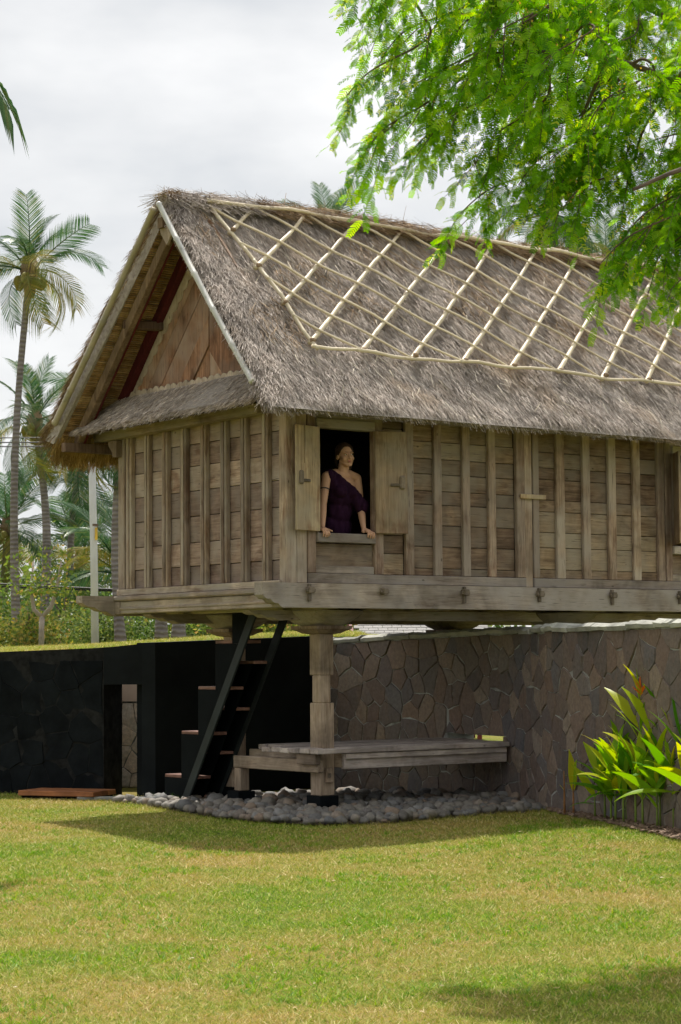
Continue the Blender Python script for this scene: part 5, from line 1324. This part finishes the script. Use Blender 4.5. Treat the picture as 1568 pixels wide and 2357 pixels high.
# thin bare tree behind the ridge at the right
bt_ = thing('bare_tree', 'thin nearly bare tree with sparse leaves behind the roof at right', 'tree', (8.2, 50, 1.4), 0); m2 = MB()
def twigs(mb, p, d, ln, r, dep, rr):
    q = p+d*ln; mid = p+d*ln*.5+Vector((rr.gauss(0, .05), 0, 0))*ln; mb.tube([p, mid, q], [r, r*.8, r*.6], 5, False); ends.append(q)
    if dep:
        for k in range(3): twigs(mb, p+d*ln*rr.uniform(.45, 1), (d+Vector((rr.uniform(-.8, .8), rr.uniform(-.5, .5), rr.uniform(-.2, .5)))).normalized(), ln*.62, r*.55, dep-1, rr)
ends = []; rr = random.Random(4); twigs(m2, Vector((0, 0, 0)), Vector((0, 0, 1)), 6.8, .10, 0, rr)
for k in range(5): twigs(m2, Vector((0, 0, 5.2+k*.55)), Vector((rr.uniform(-.8, .8), 0, 1)).normalized(), 2.6, .05, 3, rr)
m2.build('trunk', TWIG, bt_); V = []; Rn = []
for q in ends:
    for k in range(4):
        d = Vector((rr.gauss(0, 1), rr.gauss(0, 1), rr.gauss(-.4, 1))).normalized(); s__ = d.cross(Vector((rr.gauss(0, 1), rr.gauss(0, 1), 0))).normalized()
        p = q+Vector((rr.gauss(0, .15), 0, rr.gauss(0, .15))); V += [p, p+d*.08+s__*.04, p+d*.16, p+d*.08-s__*.04]; Rn += [rr.random()]*4
link('crown', np_mesh('crown', np.array([tuple(v) for v in V]), np.arange(len(V)).reshape(-1, 4), SHRUBD, np.array(Rn)), bt_)

# ------------------------------------------------------------------ concrete pole and cables
cpole = thing('concrete_pole', 'pale grey concrete utility pole left of the house, passing behind the eave', 'pole', (-4.36, 37, 1.6), 0)
MB().tube([(0, 0, -.2), (-.03, 0, 1.9), (-.10, 0, 5.2)], [.070, .066, .056], 10).build('shaft', CONC, cpole, smooth=True)
MB().lathe([(.069, 0), (.069, .04)], 10, (-.02, 0, 2.25)).build('band', BARK, cpole)
MB().box(-.0, .045, -.09, -.072, 2.0, 2.22).build('tag_plate', flat('tag_yellow', (.55, .36, .06)), cpole)
for z, dz, nm in ((6.30, -.02, 'top cable of three beside the tall palm trunk'), (6.20, -.02, 'middle cable of three beside the tall palm trunk'), (6.11, -.02, 'lowest cable of three beside the tall palm trunk'), (3.20, -.30, 'upper cable of the low pair crossing the shrubs'), (3.13, -.25, 'lower cable of the low pair crossing the shrubs')):
    pts_ = [(-16+t*1.5, 44.9, z+dz*(-16+t*1.5+8.5)/3.2*.6-.0) for t in range(0, 10)]
    o = MB().tube(pts_, .014 if z > 5 else .02, 5).build('power_cable', CABLE, None, label=nm, cat='cable', group='power cables')

# ------------------------------------------------------------------ little roofs beyond the stone wall
hut = thing('shingle_hut', 'small hut with grey shingle roof and dark red gable boards beyond the stone wall', 'hut', (1.3, 36.5, 0), 0)
MB().box(-1.0, .45, -.1, 1.9, 0, 1.70).build('wall', REDB, hut)
MB().box(1.05, 1.13, -.1, -.02, 0, 1.70).build('post', REDB, hut); MB().box(1.05, 1.13, 1.8, 1.88, 0, 1.70).build('post', REDB, hut)
for i in range(9):
    t0 = i/9; t1 = (i+1)/9+.02
    for j in range(14):
        x0 = -1.0+j*.17+(.08 if i % 2 else 0)-t0*.12; m2 = MB()
        m2.add([(x0, -.45+t0*1.3, 1.73+t0*.42), (x0+.162, -.45+t0*1.3, 1.73+t0*.42), (x0+.162, -.45+t1*1.3, 1.72+t1*.42), (x0, -.45+t1*1.3, 1.72+t1*.42)], [(0, 1, 2, 3)])
        m2.v += [(v[0], v[1], v[2]-.018) for v in m2.v[:4]]; m2.f += [(7, 6, 5, 4), (0, 4, 5, 1), (1, 5, 6, 2), (2, 6, 7, 3), (3, 7, 4, 0)]
        m2.build('shingle', SHING, hut)
MB().beam((-1.05, -.5, 1.66), (-1.17, .9, 2.12), .05, .12).build('barge_board', REDB, hut); MB().beam((-1.17, .9, 2.12), (-1.05, 2.3, 1.66), .05, .12).build('barge_board', REDB, hut)
b2 = thing('mauve_building', 'sliver of mauve grey building between floor beam and wall top at the right', 'building', (5.2, 31, 0), 0)
MB().box(-.8, 2.5, 0, 2, 0, 2.12).build('wall', MAUVE, b2); MB().box(-.95, 2.65, -.15, 2.15, 2.13, 2.22, .02).build('roof', SHING, b2)

# ------------------------------------------------------------------ tamarind tree in front at the upper right
tam = thing('tamarind_tree', 'leafy green tamarind tree with feathery drooping leaves hanging in from upper right', 'tree', (3.9, 13.4, 0), 0)
TB = Vector((3.9, 13.4, 0))
def spray(seed):
    """hanging twig with pinnate leaves, along -z from the origin"""
    r = random.Random(seed); V = []; F = []; A = []; L_ = r.uniform(.34, .46); n = 14; pts_ = []
    bx, by = r.uniform(-.25, .25), r.uniform(-.25, .25)
    for i in range(6): t = i/5; pts_.append(Vector((bx*L_*t*t+.06*L_*math.sin(t*5+seed), by*L_*t*t, -L_*t)))
    tb = MB().tube(pts_, [.0032, .003, .0026, .002, .0016, .001], 4, False); tw_n = len(tb.f)
    V += tb.v; F += tb.f; A += [0]*len(tb.v)
    for k in range(n):
        t = .08+.92*k/(n-1); i = min(4, int(t*5)); p = pts_[i].lerp(pts_[i+1], t*5-i); az = k*2.4+r.uniform(-.5, .5); out_ = Vector((math.cos(az), math.sin(az), 0))
        ll = r.uniform(.095, .135); q = r.random(); ax = (out_*r.uniform(.5, .9)+Vector((0, 0, r.uniform(-.5, -.05)))).normalized(); pos = p.copy(); m = 10; side = ax.cross(Vector((0, 0, 1))).normalized()
        for j in range(m):
            ax = (ax+Vector((0, 0, -.13))).normalized(); nx_ = pos+ax*ll/m; up_ = side.cross(ax).normalized(); sz = .0215*(.75+.5*math.sin(PI*(j+.5)/m))
            for sd in (-1, 1):
                d = (side*sd*.88+ax*.35+up_*.12*r.uniform(-1, 1.5)-Vector((0, 0, .12))).normalized(); w = ax*.0052*r.uniform(.9, 1.15); c_ = pos+ax*ll/m*.5; b_ = len(V)
                V += [c_-w*.7, c_+d*sz-w*.75, c_+d*sz+w*.75, c_+w*.7]; F.append((b_, b_+1, b_+2, b_+3)); A += [min(.999, max(0, q*.75+r.random()*.2))]*4
            pos = nx_
    return [tuple(v) for v in V], F, A, tw_n
SPR = [spray(k) for k in range(7)]
def spray_mesh(sp_):
    V, F, A, tw = sp_; me = bpy.data.meshes.new('leaf_spray'); me.from_pydata(V, [], F); me.materials.append(TAMA); me.materials.append(TWIG)
    mi = [1]*tw+[0]*(len(F)-tw); me.polygons.foreach_set('material_index', mi)
    at = me.attributes.new('rnd', 'FLOAT', 'POINT'); at.data.foreach_set('value', A); return me
SPM = [spray_mesh(s_) for s_ in SPR]
r = random.Random(21); places = []; twg = MB()
limbs = []
def limb_path(pts_, r0, r1):
    c_ = catmull([Vector(p) for p in pts_], 6); twg_pts = [p-TB for p in c_]; m = len(c_)
    limbs.append(c_); return MB().tube(twg_pts, [r0+(r1-r0)*i/(m-1) for i in range(m)], 7)
tk = MB(); cc = catmull([TB+Vector((0, 0, -.1)), TB+Vector((-.05, 0, 1.4)), TB+Vector((.05, .1, 2.6)), TB+Vector((-.1, 0, 3.7)), TB+Vector((0, 0, 5.2))], 6)
tk.tube([p-TB for p in cc], [.19-.10*i/(len(cc)-1) for i in range(len(cc))], 10); tk.build('trunk', BARK, tam, smooth=True)
for P_ in ([(3.85, 13.4, 3.2), (3.0, 12.8, 4.5), (2.0, 12.1, 5.2), (1.0, 11.6, 5.35), (.35, 11.4, 5.1)], [(3.85, 13.4, 2.9), (3.1, 12.5, 4.0), (2.3, 11.7, 4.5), (1.5, 11.3, 4.75), (.8, 11.2, 4.75)], [(3.85, 13.4, 3.6), (3.0, 13.2, 5.0), (1.9, 12.9, 5.9), (.9, 12.6, 6.1)],
           [(3.85, 13.4, 2.6), (3.2, 12.3, 3.4), (2.6, 11.4, 3.9), (2.0, 10.9, 4.05), (1.55, 10.8, 3.9)], [(3.9, 13.4, 4.2), (3.6, 12.4, 5.4), (3.0, 11.3, 6.0), (2.2, 10.6, 6.2)], [(3.9, 13.4, 4.4), (4.6, 13.0, 5.4), (5.4, 12.5, 5.8)], [(3.9, 13.4, 4.0), (4.3, 14.3, 5.2), (4.5, 15.2, 5.7)], [(3.9, 13.4, 4.3), (3.2, 14.2, 5.6), (2.3, 14.6, 6.0)]):
    limb_path(P_, .036, .009).build('limb', BARK, tam, smooth=True)
allp = [p for l_ in limbs for p in l_]
def branch(tip, dx=.55, dz=.42, dy=0., dens=11, r0=.011):
    """drooping branchlet ending at tip, with sprays along it"""
    tip = Vector(tip); st_ = tip+Vector((dx, dy, dz)); near = min(allp, key=lambda p: (p-st_).length)
    c_ = catmull([near, st_.lerp(near, .35)+Vector((0, 0, .06)), st_, tip+Vector((dx*.35, dy*.3, dz*.62)), tip+Vector((.03, 0, .12))], 5)
    twg.tube([p-TB for p in c_], [r0*(1-.75*i/(len(c_)-1)) for i in range(len(c_))], 5, False); m = len(c_)
    for k in range(dens):
        u = (.30+.70*(k+r.random()*.5)/dens)*(m-1); i = min(m-2, int(u)); p = c_[i].lerp(c_[i+1], min(1, u-i)); dr = (c_[i+1]-c_[i]).normalized()
        places.append((p, (Vector((0, 0, -1))*.75+dr*.55+Vector((r.gauss(0, .32), r.gauss(0, .32), 0))).normalized(), r.uniform(.75, 1.25) if k < dens-2 else r.uniform(.65, .95)))
tips = [(.08, 11.5, 5.02), (.17, 11.5, 4.92), (.14, 11.6, 4.78), (0.02, 11.5, 4.33), (.22, 11.5, 4.55), (.13, 11.5, 4.02), (.27, 11.6, 4.30), (.41, 11.5, 4.04), (.50, 11.7, 4.24), (.65, 11.5, 3.66), (.73, 11.5, 3.92), (.57, 11.4, 4.55), (.86, 11.6, 4.0), (.98, 11.5, 3.82), (1.14, 11.4, 3.92), (1.22, 11.5, 3.68),
        (1.41, 11.3, 3.34), (1.55, 11.5, 3.5), (1.62, 11.4, 3.48), (1.71, 11.5, 3.34), (1.80, 11.4, 3.2), (1.92, 11.5, 3.32), (1.0, 11.9, 4.3), (.45, 11.9, 4.75), (1.3, 11.0, 4.0), (1.75, 11.0, 3.6), (.35, 11.2, 4.85), (.7, 11.2, 4.35)]
for t_ in tips: branch((t_[0], t_[1], t_[2]+.15), r.uniform(.4, .7), r.uniform(.35, .5), r.uniform(-.2, .3), 8)
bx = [(-1, 9), (.30, 5.6), (.50, 5.05), (.68, 4.60), (.92, 4.28), (1.16, 4.06), (1.5, 3.72), (1.9, 3.5), (3, 3.2), (6, 3.1)]
n_in = 0
while n_in < 44:                                    # the dense part of the crown that hangs into view
    x, y, z = r.uniform(.35, 2.4), r.uniform(10.9, 12.5), r.uniform(3.3, 5.6)
    if z < float(np.interp(x*11.5/y, [q[0] for q in bx], [q[1] for q in bx]))+(y-11.5)*.12+.12: continue
    branch((x, y, z), r.uniform(.2, .5), r.uniform(.2, .45), r.uniform(-.3, .3), 8, .008); n_in += 1
n_in = 0
while n_in < 26:                                    # the rest of the crown, above and right of the picture
    x, y, z = r.uniform(1.0, 6.2), r.uniform(10.2, 16.2), r.uniform(3.6, 7.2)
    if ((x-3.7)/2.7)**2+((y-13.2)/3.1)**2+((z-5.3)/1.9)**2 > 1 or (x < 2.6 and z < 5.7): continue
    branch((x, y, z), r.uniform(-.3, .4), r.uniform(.2, .4), r.uniform(-.3, .3), 8, .008); n_in += 1
twg.build('branchlets', TWIG, tam, kind='stuff')
places.sort(key=lambda q: (q[0].x > 2.3 or q[0].z > 5.6, q[0].y)); V = []; F = []; A = []; MI = []
for i, (p, d, s_) in enumerate(places):
    q = d.to_track_quat('-Z', 'Y').to_matrix() @ Matrix.Rotation(r.uniform(0, 2*PI), 3, 'Z'); k = i % 7
    if i < 290:
        o = link('leaf_spray', SPM[k], tam); o.location = p-TB; o.rotation_euler = q.to_euler(); o.scale = (s_, s_, s_)
    else:
        b_ = len(V)//3 if False else sum(len(x) for x in V); Vk = np.array(SPR[k][0])*s_ @ np.array(q).T + np.array(p-TB); V.append(Vk)
        F += [tuple(j+b_ for j in f_) for f_ in SPR[k][1]]; A += [(x+.37*(i % 11)/11) % 1 for x in SPR[k][2]]; MI += [1]*SPR[k][3]+[0]*(len(SPR[k][1])-SPR[k][3])
me = bpy.data.meshes.new('crown'); me.from_pydata(np.concatenate(V).tolist(), [], F); me.materials.append(TAMA); me.materials.append(TWIG); me.polygons.foreach_set('material_index', MI)
at = me.attributes.new('rnd', 'FLOAT', 'POINT'); at.data.foreach_set('value', A); link('crown', me, tam, kind='stuff')
m2 = MB()
for (p, d, s_) in places[:700]:                     # little orange yellow blossoms
    if r.random() < .5:
        for k in range(r.randint(2, 6)):
            c_ = p-TB+Vector((r.gauss(0, .03), r.gauss(0, .03), r.gauss(0, .04))); a_ = Vector((r.gauss(0, 1), r.gauss(0, 1), r.gauss(0, 1))).normalized(); b__ = a_.cross(Vector((r.random(), 1, r.random()))).normalized(); m2.add([c_-a_*.007, c_+b__*.006, c_+a_*.007, c_-b__*.006], [(0, 1, 2, 3)])
m2.build('blossoms', YFLOWER, tam, kind='stuff')
print('objects', len(bpy.data.objects))

print('wall stones', sum(1 for o in stone_wall.children if o.name.startswith('stone') and 'stones' not in o.name), 'tris', sum(len(m.polygons) for m in bpy.data.meshes))
